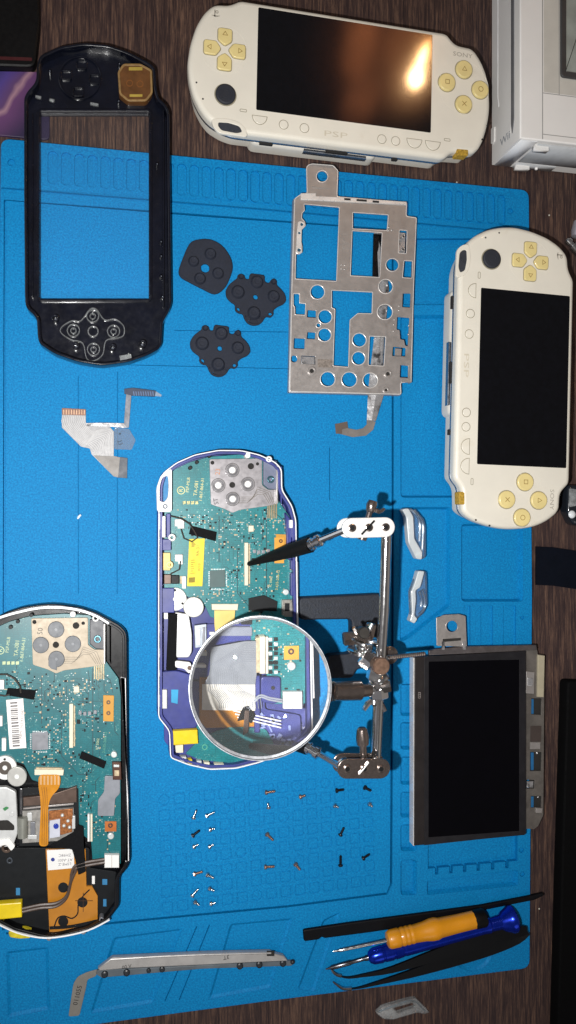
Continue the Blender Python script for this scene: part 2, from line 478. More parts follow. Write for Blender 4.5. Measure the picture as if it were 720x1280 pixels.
# screen corners fix the cross position
gi = inv(POSE_R, 25.5)
sc4 = [gi(*p) for p in ((600, 363), (593, 585), (709, 587), (716, 368))]
cu_ = sum(p[0] for p in sc4)/4; cv_ = sum(p[1] for p in sc4)/4
n_ = Vector((-POSE_R[1].y, POSE_R[1].x))
POSE_R = (POSE_R[0] + n_*(cv_-7.0), POSE_R[1])
gR = inv(POSE_R, 25.5)
def fit_top():
    q = [Vector(W(*p, 21.5)) for p in ((325.5, 139), (538, 165), (539, 44), (325.5, 8))]
    d = ((q[1]-q[0]) + (q[2]-q[3])).normalized(); c = (q[0]+q[1]+q[2]+q[3])/4; n = Vector((-d.y, d.x))
    return (c - d*1.0 - n*7.0, d)
POSE_T = fit_top()
def handheld(po, zb, label, extra):
    f = fwd(po); H = 21.5
    t = thing('handheld_console', label, 'handheld console', (po[0].x, po[0].y, zb), 'white handheld consoles')
    out = rp(OUT, 3.2, 4)
    b = MB(); b.plate([f(inset(out, 2.6))], zb, zb+12.6, 3.5, 2)
    b.plate([f(rr(-50, -33.4, 22, 10, 4))], zb+.1, zb+10.6, 2.0, 2)
    b.build('back_cover', M_CREAMB, t)
    b = MB(); b.plate([f(inset(out, .5))], zb+12.4, zb+14.4, .4); b.build('side_band', M_SILV, t)
    b = MB(); b.plate([f(out)], zb+14.2, zb+H, 2.6, 4); face = b.build('face_cover', M_CREAM, t, 40)
    top = zb+H
    b = MB(); b.prism(f(rr(-48.6, -20.4, 49.4, 34.2, .8)), top-1, top+.12, .1); b.build('screen', M_SCREEN, t)
    # direction buttons
    def L(px, py): return gR(px, py)
    b = MB(); rc = L(662.5, 327)
    b.plate([f(circ(*rc, 12.6, 40)), f(circ(*rc, 12.2, 40))], top-.2, top+.07); b.build('pad_ring', M_CREAM, t)
    for ang in range(4):
        a = R(90*ang); c, s_ = math.cos(a), math.sin(a)
        pts = rp([(1.9, 0), (4.6, -3.7), (10.4, -3.7), (11.0, -2.5), (11.0, 2.5), (10.4, 3.7), (4.6, 3.7)], 1.1, 3)
        pp = [(rc[0]+x*c-y*s_, rc[1]+x*s_+y*c) for x, y in pts]
        b = MB(); b.plate([f(inset(pp, -.35)), f(inset(pp, .02))], top-.3, top+.04); b.build('button_gap', M_SEAM, t)
        b = MB(); b.plate([f(pp)], top-.5, top+1.1, .5, 2); bt = b.build('direction_button', M_BTN, t)
        g = [(9.4, 0), (7.1, -1.5), (7.1, 1.5)]; g2 = inset(g, .33)
        tr = lambda ps: [(rc[0]+x*c-y*s_, rc[1]+x*s_+y*c) for x, y in ps]
        b = MB(); b.plate([f(tr(g)), f(tr(g2))], top+1.0, top+1.13); b.build('arrow_mark', M_GLYPH, bt)
    # four action buttons
    ctr = L(653, 625.5)
    for k, (px, py) in enumerate([(656, 602.5), (633, 624.5), (673, 625.5), (652, 647)]):
        c0 = L(px, py)
        b = MB(); b.plate([f(circ(*c0, 5.35, 28)), f(circ(*c0, 4.95, 28))], top-.3, top+.04); b.build('button_gap', M_SEAM, t)
        b = MB(); b.plate([f(circ(*c0, 4.95, 28))], top-.5, top+1.4, .7, 2); bt = b.build('action_button', M_BTN, t)
        z0, z1 = top+1.3, top+1.43; b = MB(); x, y = c0; q = 1.25
        if k == 0: o = [(x-q, y-q), (x+q, y-q), (x+q, y+q), (x-q, y+q)]; b.plate([f(o), f(inset(o, .32))], z0, z1)
        elif k == 1:
            b.plate([f(band([(x-q, y-q), (x+q, y+q)], .34))], z0, z1); b.plate([f(band([(x-q, y+q), (x+q, y-q)], .34))], z0, z1+.01)
        elif k == 2: o = [(x-1.5, y-1.1), (x+1.5, y-1.1), (x, y+1.6)]; b.plate([f(o), f(inset(o, .32))], z0, z1)
        else: b.plate([f(circ(x, y, 1.5, 20)), f(circ(x, y, 1.18, 20))], z0, z1)
        b.build('button_mark', M_GLYPH, bt)
    b = MB()
    b.plate([f(circ(*ctr, 15.0, 48)), f(circ(*ctr, 14.75, 48))], top-.2, top+.05); b.build('button_ring', M_CREAM, t)
    # stick, menu buttons, holes and strap loop
    c0 = L(614, 324)
    b = MB(); b.plate([f(circ(*c0, 5.9, 32)), f(circ(*c0, 5.3, 32))], top-.3, top+.05); b.build('stick_gap', M_SEAM, t)
    b = MB(); b.plate([f(circ(*c0, 5.3, 32))], top-.4, top+1.6, .8, 2)
    for r in (3.6, 2.2): b.plate([f(circ(*c0, r, 28)), f(circ(*c0, r-.45, 28))], top+1.5, top+1.75, .1)
    b.build('thumb_stick', M_NUB, t)
    def ringbtn(px, py, r, half=False):
        x, y = L(px, py)
        if half:
            o = [(x+r*math.cos(math.pi*k/12), y+2.0-r*1.15*math.sin(math.pi*k/12)) for k in range(13)]
        else: o = circ(x, y, r, 22)
        b = MB(); b.plate([f(o), f(inset(o, .3))], top-.4, top+.05); g = b.build('button_gap', M_SEAM, t)
        b = MB(); b.plate([f(inset(o, .3))], top-.5, top+.35, .25, 2); b.build('menu_button', M_CREAM, t)
    ringbtn(591, 363, 4.2, True); ringbtn(588, 392, 2.6); ringbtn(586.5, 417.5, 2.6)
    ringbtn(583, 515.5, 2.6); ringbtn(582.5, 533.5, 2.6); ringbtn(583, 558, 4.6, True); ringbtn(582.5, 582.5, 4.6, True)
    for px, py in ((607, 297), (624, 291), (595, 650), (612, 657)):
        b = MB(); b.plate([f(circ(*L(px, py), .5, 10))], top-.4, top+.03); b.build('face_hole', M_DARKHOLE, t)
    for px, py in ((599, 344), (590, 602)):
        x, y = L(px, py); b = MB(); b.plate([f(rr(x-1.9, y-.8, x+1.9, y+.8, .7)), f(rr(x-1.6, y-.5, x+1.6, y+.5, .4))], top-.2, top+.05); b.build('lamp_window', M_SEAM, t)
    ang = math.atan2(po[1].y, po[1].x)
    b = MB(); p = f([(67.5, 25.6)])[0]; b.text('SONY', p, top+.03, 3.4, ang, .02, 1.3); b.build('maker_lettering', M_INK, t)
    b = MB(); p = f([(-5, -28.2)])[0]; b.text('PSP', p, top+.03, 4.2, ang, .015, 2.2); b.build('model_lettering', M('faint_ink', 'c3bba8', .5), t)
    b = MB(); p = L(700, 320); x, y = p
    b.plate([f(band([(x-.6, y-1.8), (x-.6, y+1.8)], .7))], top-.1, top+.04); b.plate([f(cr([(x-2.3, y-1.2), (x, y-1.9), (x+2.3, y-1.0), (x, y-1.1)], 3))], top-.1, top+.04)
    b.plate([f(circ(x+.5, y+.8, .9, 12)), f(circ(x+.5, y+.8, .4, 12))], top-.1, top+.04); b.build('emblem', M_INK, t)
    # wrist strap loop: frame standing on the shoulder with a dark opening
    lo_ = rp([L(*p) for p in ((571, 312), (578, 306), (586, 305), (588.5, 322), (586, 337), (579, 346), (569.5, 347))], 2.0)
    li_ = rp([L(*p) for p in ((574.5, 316), (579, 312.5), (583, 313), (583.5, 325), (581, 338), (575, 341), (573, 334))], 1.2)
    b = MB(); b.plate([f(lo_), f(li_)], top-1.5, top+.35, .3); b.build('strap_loop', M_CREAM, t)
    b = MB(); b.plate([f(li_)], top-2.0, top+.05); b.build('loop_opening', M('loop_grey', '34383f', .3), t)
    b = MB(); b.plate([f(rp([(65, -30.7), (72, -30.3), (72, -26.8), (65, -27.0)], .8))], top-6, top-.25, .3); b.build('foam_patch', M_GOLD, t)
    # edge fittings on the side band
    for u0, u1 in ((-45, -38), (-8, 4), (30, 33)):
        b = MB(); b.prism(f([(u0, -34.2), (u1, -34.2), (u1, -32), (u0, -32)]), zb+11.8, zb+13.8, .2); b.build('port', M_DARKHOLE, t)
    b = MB(); b.prism(f([(-20, -33.9), (16, -33.9), (16, -32), (-20, -32)]), zb+7.0, zb+10.4, .5); b.build('slider_switch', M_SILV, t)
    return t
handheld(POSE_T, 0, 'white handheld console lying on the bare wood, orange glow mirrored in its black screen', True)
handheld(POSE_R, 4, 'white handheld console lying over the right edge of the blue mat, plain black screen', False)

# ------------------------------------------------------------------ white home console at the far right corner
M_WII = M('white_console_plastic', 'e2e0dd', .42, var=.03, scale=40, coat=.2)
M_WIIG = M('white_console_front', 'd8dadd', .38, var=.03, scale=40)
def home_console():
    ZH = 34.0
    t = thing('game_console', 'large white game console with a long disc slot at the far right corner', 'game console', (*W(720, 60, 0), 0))
    c0 = Vector(W(650, 173, ZH)); ax = (Vector(W(650, 20, ZH))-c0).normalized(); bx = Vector((ax.y, -ax.x))
    def f(pts): return [tuple(c0 + bx*x + ax*y) for x, y in pts]
    b = MB(); b.plate([f([(0, 0), (150, 0), (150, 175), (0, 175)])], 0, ZH, 1.0, 2); b.build('body', M_WII, t)
    # front panel (faces the mat's left): slot and lettering live on this side wall
    def side(pts, d=.35):
        """pts (s along wall from near end, h height) -> 3-D on front wall"""
        return [tuple((c0 + ax*s_ - bx*d)[:]) + (h,) for s_, h in pts]
    def wall(pts, d0, d1, name, mat):
        A = side(pts, d0); B = side(pts, d1); N = len(A)
        b = MB(); b.add([*A, *B], [tuple(range(N)), tuple(range(2*N-1, N-1, -1))] + [(i, (i+1) % N, N+(i+1) % N, N+i) for i in range(N)])
        return b.build(name, mat, t)
    wall(rp([(6, 25.8), (14, 27.6), (170, 27.6), (170, 24.4), (12, 24.4)], 1.5), -.6, .45, 'disc_slot', M('slot_grey', '6c6d70', .5))
    wall(rp([(30, 9.0), (36, 7.6), (170, 7.6), (170, 8.2), (36, 8.2), (31, 9.5)], .3), -.4, .3, 'panel_seam', M('panel_seam_line', 'e6e6e6', .4))
    wall(rp([(8, 23.0), (170, 23.0), (170, 23.7), (8, 23.7)], .2), -.4, .3, 'panel_seam', M_WII)
    wall(rp([(12, .8), (21, .8), (21, 4.6), (12, 4.6)], .8), -.4, .8, 'front_button', M_WII)
    # lettering on the wall
    cu = MB(); cu.text('Wii', (0, 0), 0, 6.4, 0, .05)
    A = []
    ca, sa = math.cos(R(90)), math.sin(R(90))
    for x, y, z in cu.v:
        s_, h = 7.6 + (y*1.0), 17.0 + x*1.25
        p = c0 + ax*s_ - bx*(.12+z); A.append((p.x, p.y, h))
    cu.v = A; cu.build('lettering', M('letter_grey', '8b8f94', .5), t)
    # chamfer strip along the near lower edge and feet on the near end wall
    def endw(pts, d): return [tuple((c0 + bx*x - ax*d)[:]) + (h,) for x, h in pts]
    def ewall(pts, d0, d1, name, mat):
        A = endw(pts, d0); B = endw(pts, d1); N = len(A)
        b = MB(); b.add([*A, *B], [tuple(range(N)), tuple(range(2*N-1, N-1, -1))] + [(i, (i+1) % N, N+(i+1) % N, N+i) for i in range(N)])
        return b.build(name, mat, t)
    ewall([(1.5, 1), (11, 1), (11, 33), (1.5, 33)], -.5, .5, 'end_strip', M_WIIG)
    ewall([(13, 8), (149, 8), (149, 31), (13, 31)], -.5, .4, 'end_panel', M('end_panel_grey', 'b2b4b6', .5))
    ewall([(13, .6), (38, .6), (38, 6.6), (13, 6.6)], -.5, .6, 'end_label', M('end_label_grey', 'bcbec0', .5))
    for x, h, w_ in ((17.5, 3.4, 4.2), (16, 27.5, 4.2)):
        p = endw([(x, h)], 1.2)[0]; b = MB(); b.box(p, (bx.x, bx.y, 0), 3.6, (w_*2, 3.0), Vector((0, 0, 1))); b.build('rubber_foot', M_WII, t)
    p = endw([(27, 3.6)], .9)[0]; b = MB(); b.ball(p, 1.0); b.build('screw_cap', M('cap_white', 'f2f0ee', .3), t)
    # top panel lines and the flap window
    top = ZH; M_L = M('top_line', '8e8d8b', .6)
    for o in ([(13.4, 1), (13.9, 1), (13.9, 174), (13.4, 174)], [(14, 26.6), (70, 26.6), (70, 27.0), (14, 27.0)], [(14, 3.6), (70, 3.6), (70, 4.0), (14, 4.0)], [(23.6, 27), (24.0, 27), (24.0, 174), (23.6, 174)]):
        b = MB(); b.prism(f(o), top-.3, top+.04); b.build('seam', M_L, t)
    b = MB(); b.plate([f(rr(14.4, 27.4, 70, 174, .5))], top-.3, top+.03); b.build('flap_panel', M('flap_grey', 'c3c0b8', .45, var=.06, scale=90), t)
    fr = rr(24.3, 36.5, 75, 170, 2.2)
    b = MB(); b.plate([f(fr), f(inset(fr, 3.6))], top-.2, top+1.4, .5, 2); fo = b.build('window_frame', M('dark_frame', '39393a', .5), t)
    b = MB(); b.plate([f(inset(fr, 3.6))], top-.2, top+.2); wp = b.build('window', M('window_green', '8f9590', .35, var=.25, scale=60), t)
    return t
home_console()

# ------------------------------------------------------------------ dark faceplate seen from the inside
M_SMOKE = M('smoky_black_plastic', '0b0e19', .22, var=.35, scale=90, coat=.35)
M_CLEAR = clear('clear_plastic', haze=.18, gloss=.16)
M_PANE = clear('clear_pane', haze=.006, gloss=.0, rough=.25, even=True)
def faceplate():
    ZR = 14.0
    o = rp([(50, 69), (75, 57.5), (105, 53), (135, 55.5), (160, 64), (185, 77), (194, 84), (196, 112), (199, 123), (206, 128.5), (212, 138), (213, 240), (214.5, 380), (211, 390), (203.5, 402), (202, 430), (199, 436), (185, 444), (160, 452.5), (127, 457), (97, 452), (68, 442), (49, 429), (47, 420), (46, 399), (42, 393), (32, 384), (31, 370), (30, 240), (30, 122), (34, 114), (45, 102), (46.5, 78)], 7)
    xo = X(o, ZR)
    win = X(rr(50.5, 142, 186, 374, 2), 8)
    t = thing('console_faceplate', 'smoky black console faceplate with an empty screen opening, across the mat\'s far edge', 'faceplate', (*W(122, 250, 4), 4))
    b = MB(); b.plate([inset(xo, .7), win], 4.6, 7.6, .3)
    b.plate([xo, inset(xo, 1.5)], 5, ZR, .5, 2)
    b.build('face', M_SMOKE, t)
    b = MB(); b.plate([inset(win, -1.6), inset(win, -.4)], 7.5, 10.0, .2)
    for (x0, y0, x1, y1) in ((186, 150, 188.5, 370), (203, 140, 205, 385), (40, 145, 41.5, 372)): b.prism(X(rr(x0, y0, x1, y1), 9), 7.5, 11, .15)
    b.build('inner_rib', M_SMOKE, t)
    b = MB(); b.prism(inset(win, -.2), 4.7, 5.3); b.build('clear_pane', M_PANE, t)
    zf = 8
    def ring(name, pts, w, z1, mat):
        b = MB(); xx = X(pts, zf); b.plate([xx, inset(xx, w)], 7.5, z1, .15); return b.build(name, mat, t)
    # clear direction-pad well at the near end
    c0 = (116.5, 414)
    petal = cr([(101, 401), (112, 387), (121, 387), (131, 400), (144, 399), (155, 408), (155, 420), (146, 424), (133, 427), (129, 444), (118, 452), (108, 449), (103, 430), (89, 426), (76, 417), (77, 409), (90, 401)], 4)
    ring('button_well', petal, .5, 9.6, M_CLEAR)
    for (x, y) in ((116, 396), (92, 414), (142, 415), (117, 437.5)): ring('button_cup', circ(x, y, 8.2, 22), .5, 10.2, M_CLEAR); ring('button_cup', circ(x, y, 4, 16), .5, 9.6, M_CLEAR)
    ring('button_cup', circ(116.5, 415, 7, 20), .6, 9.8, M_CLEAR)
    M_SHINE = M('shiny_peg', '8c929e', .2, metal=.6)
    for (x, y, r) in ((69.5, 400, 4.6), (95, 434, 4.4), (140.5, 436, 4.4), (177.5, 431.5, 5)): ring('screw_post', circ(x, y, r, 18), .7, 12.5, M_SMOKE); b = MB(); b.plate([X(circ(x, y, 1.6, 10), 9)], 7.5, 9.5); b.build('screw_hole', M_SHINE, t)
    for (x, y) in ((201, 302), (201, 320), (201, 345), (203, 371), (196, 205), (201, 127), (148, 126.5), (149, 80), (62, 89)):
        p = P3(x, y, 10.5); b = MB(); b.lathe((p.x, p.y, 7.5), (0, 0, 1), [(0, .9), (3.4, .8), (3.9, .4)], 10); b.build('peg', M_SMOKE, t)
        b = MB(); b.ball((p.x+.2, p.y-.3, 11.3), .35, 8, 5); b.build('peg_tip', M_SHINE, t)
    # direction pad well at the far end, hardly visible
    for (x, y) in ((102, 82), (83, 95), (118, 100), (98, 116)): ring('button_cup', rr(x-7, y-6, x+7, y+6, 3), .5, 9.4, M_SMOKE)
    ring('ring_well', circ(100, 98, 27, 36), .7, 9.0, M_SMOKE)
    # amber film window with its frame
    o = rp([(154, 80), (176, 80), (190, 88), (191, 117), (183, 127), (160, 127), (149, 118), (147, 90)], 3)
    b = MB(); b.plate([X(o, 12)], 7.5, 12, .3); w = b.build('speaker_window', M('amber_film', '5b3a1c', .45, var=.25, scale=200), t)
    b = MB(); x2 = X(o, 12); b.plate([x2, inset(x2, 1.1)], 11.9, 12.5, .2); b.build('film_rim', M('amber_rim', '866a42', .4, var=.3, scale=300), w)
    for q_ in (rr(161, 84, 178, 88), rr(162, 118, 178, 121)): b = MB(); b.prism(X(q_, 12.1), 11.9, 12.25); b.build('film_tab', M('amber_tab', 'a08a3c', .5), w)
    b = MB()
    for (x, y) in ((162, 104), (175, 105)): b.plate([X(circ(x, y, 4.2, 18), 12.1), X(circ(x, y, 3.4, 18), 12.1)], 11.9, 12.25)
    b.build('film_ring', M('amber_ring', '7a4a20', .5), w)
    b = MB(); b.box(P3(157, 446, 14) - Vector((0, 0, 2)), (1, .2, 0), 2.5, (6, 2.4)); b.build('clear_tab', M_CLEAR, t)
    b = MB()
    for (x, y, l) in ((118, 131, 9), (65, 126, 5), (48, 122, 6)): b.box(P3(x, y, 9.5), (1, -.1, 0), 2.0, (l*.45, 1.0))
    b.build('clear_tab', M_CLEAR, t)
    return t
faceplate()
# ------------------------------------------------------------------ rubber button pads
M_RUB = M('dark_rubber', '141a29', .78, var=.15, scale=400, bump=.2, grime_blotch=('4a5468', 300, .66, .25))
def pad(name, label, outl, holes, domes, slots=(), k=4.0):
    z0, z1 = 4.05, 5.6
    o = X(Z(200, 280, k, outl), z1)
    cx = sum(p[0] for p in o)/len(o); cy = sum(p[1] for p in o)/len(o)
    t = thing(name, label, 'rubber pad', (cx, cy, 4), 'dark rubber button pads')
    hs = [X(Z(200, 280, k, circ(x, y, r, 16)), z1) for x, y, r in holes] + [X(Z(200, 280, k, s_), z1) for s_ in slots]
    b = MB(); b.plate([o]+hs, z0, z1, .35, 2)
    b.plate([inset(o, .35), inset(o, .8)], z1-.1, z1+.18, .08)
    b.build('sheet', M_RUB, t)
    for x, y, r in domes:
        p = P3(200+x/k, 280+y/k, z1); rr0 = r/k*MMPX(300, 380, z1)
        b = MB(); b.lathe((p.x, p.y, z1-.1), (0, 0, 1), [(0, rr0*1.12), (.5, rr0*1.02), (1.3, rr0*.9), (1.6, rr0*.78), (1.6, rr0*.5), (1.45, rr0*.4), (1.45, .01)], 22); b.build('dome', M_RUB, t)
    return t
pad('rubber_pad', 'round dark rubber direction pad with one flat corner and a centre hole', cr([(147, 98), (190, 77), (250, 76), (308, 105), (350, 160), (364, 215), (350, 270), (322, 322), (275, 350), (215, 325), (150, 292), (106, 266), (93, 235), (110, 180)], 3),
    [(226, 220, 22)], [(252, 150, 27), (290, 247, 27), (200, 273, 27), (168, 187, 25)])
def bumpy():
    return rp([(388, 268), (388, 254), (405, 246), (424, 256), (426, 274), (445, 276), (450, 245), (525, 255), (523, 288), (545, 296), (556, 276), (572, 270), (586, 284), (584, 306), (604, 322), (626, 350), (633, 382), (618, 402), (590, 412), (566, 432), (570, 452), (554, 468), (536, 462), (524, 470), (512, 492), (492, 505), (468, 508), (442, 500), (424, 478), (414, 448), (392, 446), (374, 430), (378, 404), (352, 388), (332, 366), (328, 332), (346, 300)], 12, 3)
sl = [[(429, 470), (444, 463), (450, 482), (437, 490)], [(489, 478), (505, 474), (508, 488), (494, 494)]]
dm = [(390, 340, 31), (485, 290, 30), (568, 362, 29), (470, 445, 31), (405, 264, 12), (568, 290, 12)]
pA = pad('rubber_pad', 'dark rubber action button pad touching the round rubber pad', bumpy(), [(478, 365, 12), (390, 428, 10), (552, 452, 10)], dm, sl)
sh = lambda L_: [(p[0]-179, p[1]+257) + tuple(p[2:]) for p in L_]
pad('rubber_pad', 'dark rubber action button pad lying apart, lowest of the three pads', sh(bumpy()), sh([(478, 365, 12), (390, 428, 10), (552, 452, 10)]), sh(dm), [sh(s_) for s_ in sl])

# ------------------------------------------------------------------ stamped metal frame
M_STEEL = M('stamped_steel', 'a8a3a0', .38, metal=.6, var=.10, scale=160, bump=.12, grime_blotch=('6e625c', 70, .6, .35))
M_STEELD = M('steel_edge', 'a5a2a0', .4, metal=.55)
M_EDG = M('steel_edge_highlight', 'dedbd8', .3, metal=.4)  # paler steel: edge highlights are put into the colour
M_FOIL = M('crumpled_foil', 'd2d2d4', .24, metal=.75, bump=1.0, bscale=260, grime_blotch=('141414', 160, .52, .85))  # near-black blotches put the contrast of the crumpled foil into its colour
M_FLEX = M('grey_flex', '6f6a66', .5, var=.2)
def frame():
    A = lambda p: Z(340, 190, 3.273, p); B = lambda p: Z(340, 360, 3.273, p)
    ZT = 9.0
    t = thing('metal_chassis', 'flat stamped steel chassis full of holes with a round-eyed tab, beside the rubber pads', 'metal chassis', (*W(440, 370, 4), 4))
    out = A([(118, 172), (143, 168), (140, 65), (146, 53), (165, 47), (250, 54), (258, 62), (271, 76), (267, 182), (552, 205), (550, 262), (592, 268), (580, 560)]) + \
          B([(570, 386), (527, 388), (529, 436), (72, 424), (80, 8)]) + A([(92, 190)])
    H = [A([(132, 214), (275, 227), (263, 528), (96, 518), (98, 418), (124, 412), (124, 388), (119, 360), (122, 318), (138, 302), (134, 284), (122, 270), (124, 250), (134, 240)]),
         A([(331, 248), (475, 258), (470, 320), (331, 313)]), A([(329, 323), (450, 331), (440, 512), (322, 505)]),
         A([(522, 320), (552, 322), (549, 415), (518, 412)]), A([(541, 445), (574, 447), (572, 515), (535, 513)]),
         B([(245, 10), (411, 18), (408, 104), (350, 103), (318, 130), (312, 323), (251, 318), (259, 86), (245, 80)]),
         B([(88, 24), (112, 24), (112, 62), (137, 65), (135, 110), (95, 108), (94, 78), (88, 70)]),
         B([(145, 90), (180, 92), (180, 122), (143, 120)]), B([(145, 180), (178, 182), (176, 210), (142, 208)]), B([(90, 205), (135, 207), (133, 250), (88, 248)]),
         B([(120, 276), (178, 279), (178, 313), (118, 310)]), B([(400, 198), (465, 200), (457, 318), (395, 315)]), B([(535, 22), (568, 22), (566, 80), (533, 78)]),
         B([(512, 118), (563, 122), (556, 238), (545, 236), (540, 212), (525, 210), (522, 172), (510, 170)]), B([(495, 240), (548, 245), (546, 280), (492, 278)]), B([(525, 315), (558, 318), (557, 368), (523, 366)])]
    circs = [A(circ(*c, 20)) for c in ((492, 462, 25), (465, 550, 28), (186, 573, 28), (205, 100, 22))] + \
            [B(circ(*c, 20)) for c in ((462, 98, 30), (217, 118, 27), (215, 192, 26), (357, 213, 27), (354, 288, 26), (228, 373, 29), (316, 375, 30), (402, 378, 29), (190, 153, 8), (90, 290, 14))]
    ear = [A(circ(122, 296, 6, 12)), A(circ(112, 331, 5, 10)), A(circ(111, 401, 7, 12))]
    xo = X(rp(out, 2.0, 3), ZT)
    b = MB(); b.plate([xo]+[X(rp(h, .9, 2), ZT) for h in H]+[X(c, ZT) for c in circs], ZT-.8, ZT, .12, 1)
    pl = b.build('plate', M_STEEL, t)
    b = MB(); b.plate([inset(xo, -.03), inset(xo, .42)], ZT-.3, ZT+.12, .08); b.build('edge_highlight', M_EDG, pl)  # thin pale strip paints the glint along the plate's outline
    for h in H[:7]+H[11:12]: x = X(rp(h, .9, 2), ZT); b = MB(); b.plate([inset(x, -.38), inset(x, -.0)], ZT-.3, ZT+.1, .06); b.build('hole_highlight', M_EDG, pl)
    b = MB(); b.plate([X(A([(416, 334), (449, 336), (440, 511), (412, 509)]), 6)], 4.8, 6.0, .2); b.build('black_tape', M('gloss_black_tape', '08080a', .25), t)
    # raised rims round the round holes
    for c in circs[:-1]:
        x = X(c, ZT); b = MB(); b.plate([inset(x, -.45), inset(x, -.02)], ZT-.1, ZT+.22, .1); b.build('hole_rim', M_EDG, pl)
    # folded side walls
    b = MB()
    for pts in ([A([(592, 268)])[0], A([(580, 560)])[0], B([(571, 386)])[0]], [B([(72, 424)])[0], B([(80, 8)])[0], A([(92, 190)])[0]], [B([(527, 436)])[0], B([(72, 424)])[0]]):
        b.plate([X(band(pts, 1.3), ZT)], 4.3, ZT-.6, .1)
    b.build('side_wall', M_STEELD, t)
    b = MB(); b.plate([X(A([(118, 168), (180, 168), (180, 180), (270, 184), (552, 203), (550, 216), (118, 194)]), ZT+.8)], ZT-.2, ZT+.8, .25); b.build('folded_lip', M_EDG, t)
    b = MB()
    for q in ([(296, 188), (322, 190), (322, 198), (296, 196)], [(346, 192), (388, 195), (388, 203), (346, 200)], [(412, 198), (438, 200), (438, 208), (412, 206)]):
        b.plate([X(A(q), ZT+1)], ZT+.7, ZT+.95)
    b.build('lip_slot', M_DARKHOLE, t)
    b = MB(); b.plate([X(rp(A([(107, 285), (118, 282), (134, 290), (134, 302), (122, 314), (120, 392), (124, 404), (118, 416), (104, 418), (96, 408), (100, 392), (102, 330)]), 1.5), ZT+.5)]+[X(e, ZT+.5) for e in ear], ZT-.6, ZT+.5, .12); b.build('screw_ear', M_EDG, t)
    for e in ear: b = MB(); b.plate([X(e, ZT+.5)], ZT-.5, ZT+.3); b.build('ear_hole', M('ear_hole_blue', '20485e', .6), t)
    for (q, r, zz) in ((B([(162, 340)])[0], 5.3, .9), (B([(473, 352)])[0], 5.0, .9), (B([(466, 418)])[0], 4.2, .6), (A([(537, 345)])[0], 2.4, .5), (A([(536, 398)])[0], 2.4, .5)):
        o = X(circ(*q, r, 22), ZT); b = MB(); b.plate([o, inset(o, 1.2 if r > 3 else .6)], ZT-.3, ZT+zz, .25, 2); bo = b.build('boss', M_STEEL, t)
        b = MB(); b.plate([inset(o, 1.2 if r > 3 else .6)], ZT-.6, ZT+.07); b.build('boss_hole', M_DARKHOLE, bo)
    b = MB(); b.plate([X(A([(524, 325), (550, 327), (548, 410), (520, 408)]), ZT)], ZT-2.2, ZT-1.6, .1); b.build('spring_tab', M_FOIL, t)
    b = MB(); b.plate([X(B([(122, 278), (176, 281), (176, 311), (122, 309)]), ZT)], ZT-1.6, ZT-1.0, .1); b.build('spring_tab', M_FOIL, t)
    b = MB(); b.plate([X(B([(505, 246), (532, 248), (530, 277), (504, 276)]), ZT)], ZT-1.2, ZT-.5, .15); b.build('spring_tab', M_STEEL, t)
    b = MB(); b.plate([X(A([(165, 142), (238, 147), (238, 152), (165, 148)]), ZT)], ZT-.1, ZT+.25, .1); b.build('tab_crease', M_STEELD, t)
    b = MB(); b.plate([X(B([(527, 370), (568, 372), (567, 388), (527, 386)]), ZT)], ZT-1.0, ZT+.3, .2); b.build('corner_tab', M_STEEL, t)
    b = MB()
    for q in ((284, 462), (297, 463), (283, 478), (296, 479), (478, 308), (490, 320), (476, 322)): p = P3(*A([q])[0], ZT); b.ball((p.x, p.y, ZT), .55, 10, 6, .8)
    for q in ((520, 74), (519, 92), (500, 130), (498, 150), (497, 176), (560, 154), (558, 190)): p = P3(*B([q])[0], ZT); b.ball((p.x, p.y, ZT), .55, 10, 6, .8)
    tag(b.build('pressed_dots', M_STEEL, t), kind='stuff')
    b = MB(); p = W(*A([(297, 362)])[0], ZT); b.text('T-AS', p, ZT+.05, 5.2, R(-86), .06, .95); b.build('stamped_mark', M_STEELD, t)
    b = MB(); b.plate([X(B([(186, 290), (250, 293), (250, 327), (186, 324)]), ZT)], ZT-.1, ZT+.06); b.build('rubbed_patch', M('rubbed_patch', '7f766f', .7, metal=.3, var=.4, scale=900), t)
    # foil strip running beneath and hanging out at the near edge
    pa = [P3(*A([(416, 332)])[0], 5.4), P3(*A([(438, 560)])[0], 6), P3(*B([(418, 200)])[0], 6.2), P3(*B([(402, 330)])[0], 6), P3(*B([(392, 436)])[0], 5.8), P3(*B([(388, 540)])[0], 5.2)]
    pb = [P3(*A([(448, 334)])[0], 5.2), P3(*A([(478, 560)])[0], 6.4), P3(*B([(460, 200)])[0], 6.6), P3(*B([(452, 330)])[0], 6.4), P3(*B([(457, 438)])[0], 6.2), P3(*B([(424, 545)])[0], 5.4)]
    mid = [(a+b_)/2 + Vector((0, 0, .9 if i % 2 else .4)) for i, (a, b_) in enumerate(zip(pa, pb))]
    b = MB(); b.sheet(pa, mid, .1); b.sheet(mid, pb, .1); fs = b.build('foil_strip', M_FOIL, t, 20)
    b = MB()
    c = [P3(*B([q])[0], z) for q, z in (((402, 540), 5.0), ((398, 562), 4.8), ((378, 588), 4.7), ((340, 594), 4.7), ((305, 586), 4.8), ((285, 574), 5.0))]
    b.plate([X(B([(388, 532), (424, 548), (414, 580), (384, 604), (330, 610), (284, 598), (264, 594), (260, 556), (308, 546), (312, 574), (345, 580), (372, 574), (388, 558)]), 4.6)], 4.2, 4.6, .05)
    b.build('flex_tail', M_FLEX, fs)
    b = MB(); b.plate([X(B([(258, 556), (308, 548), (310, 572), (286, 578), (286, 596), (262, 596)]), 5)], 4.55, 5.1, .1); b.build('flex_end', M('flex_end_brown', '574a42', .5), fs)
    return t
frame()

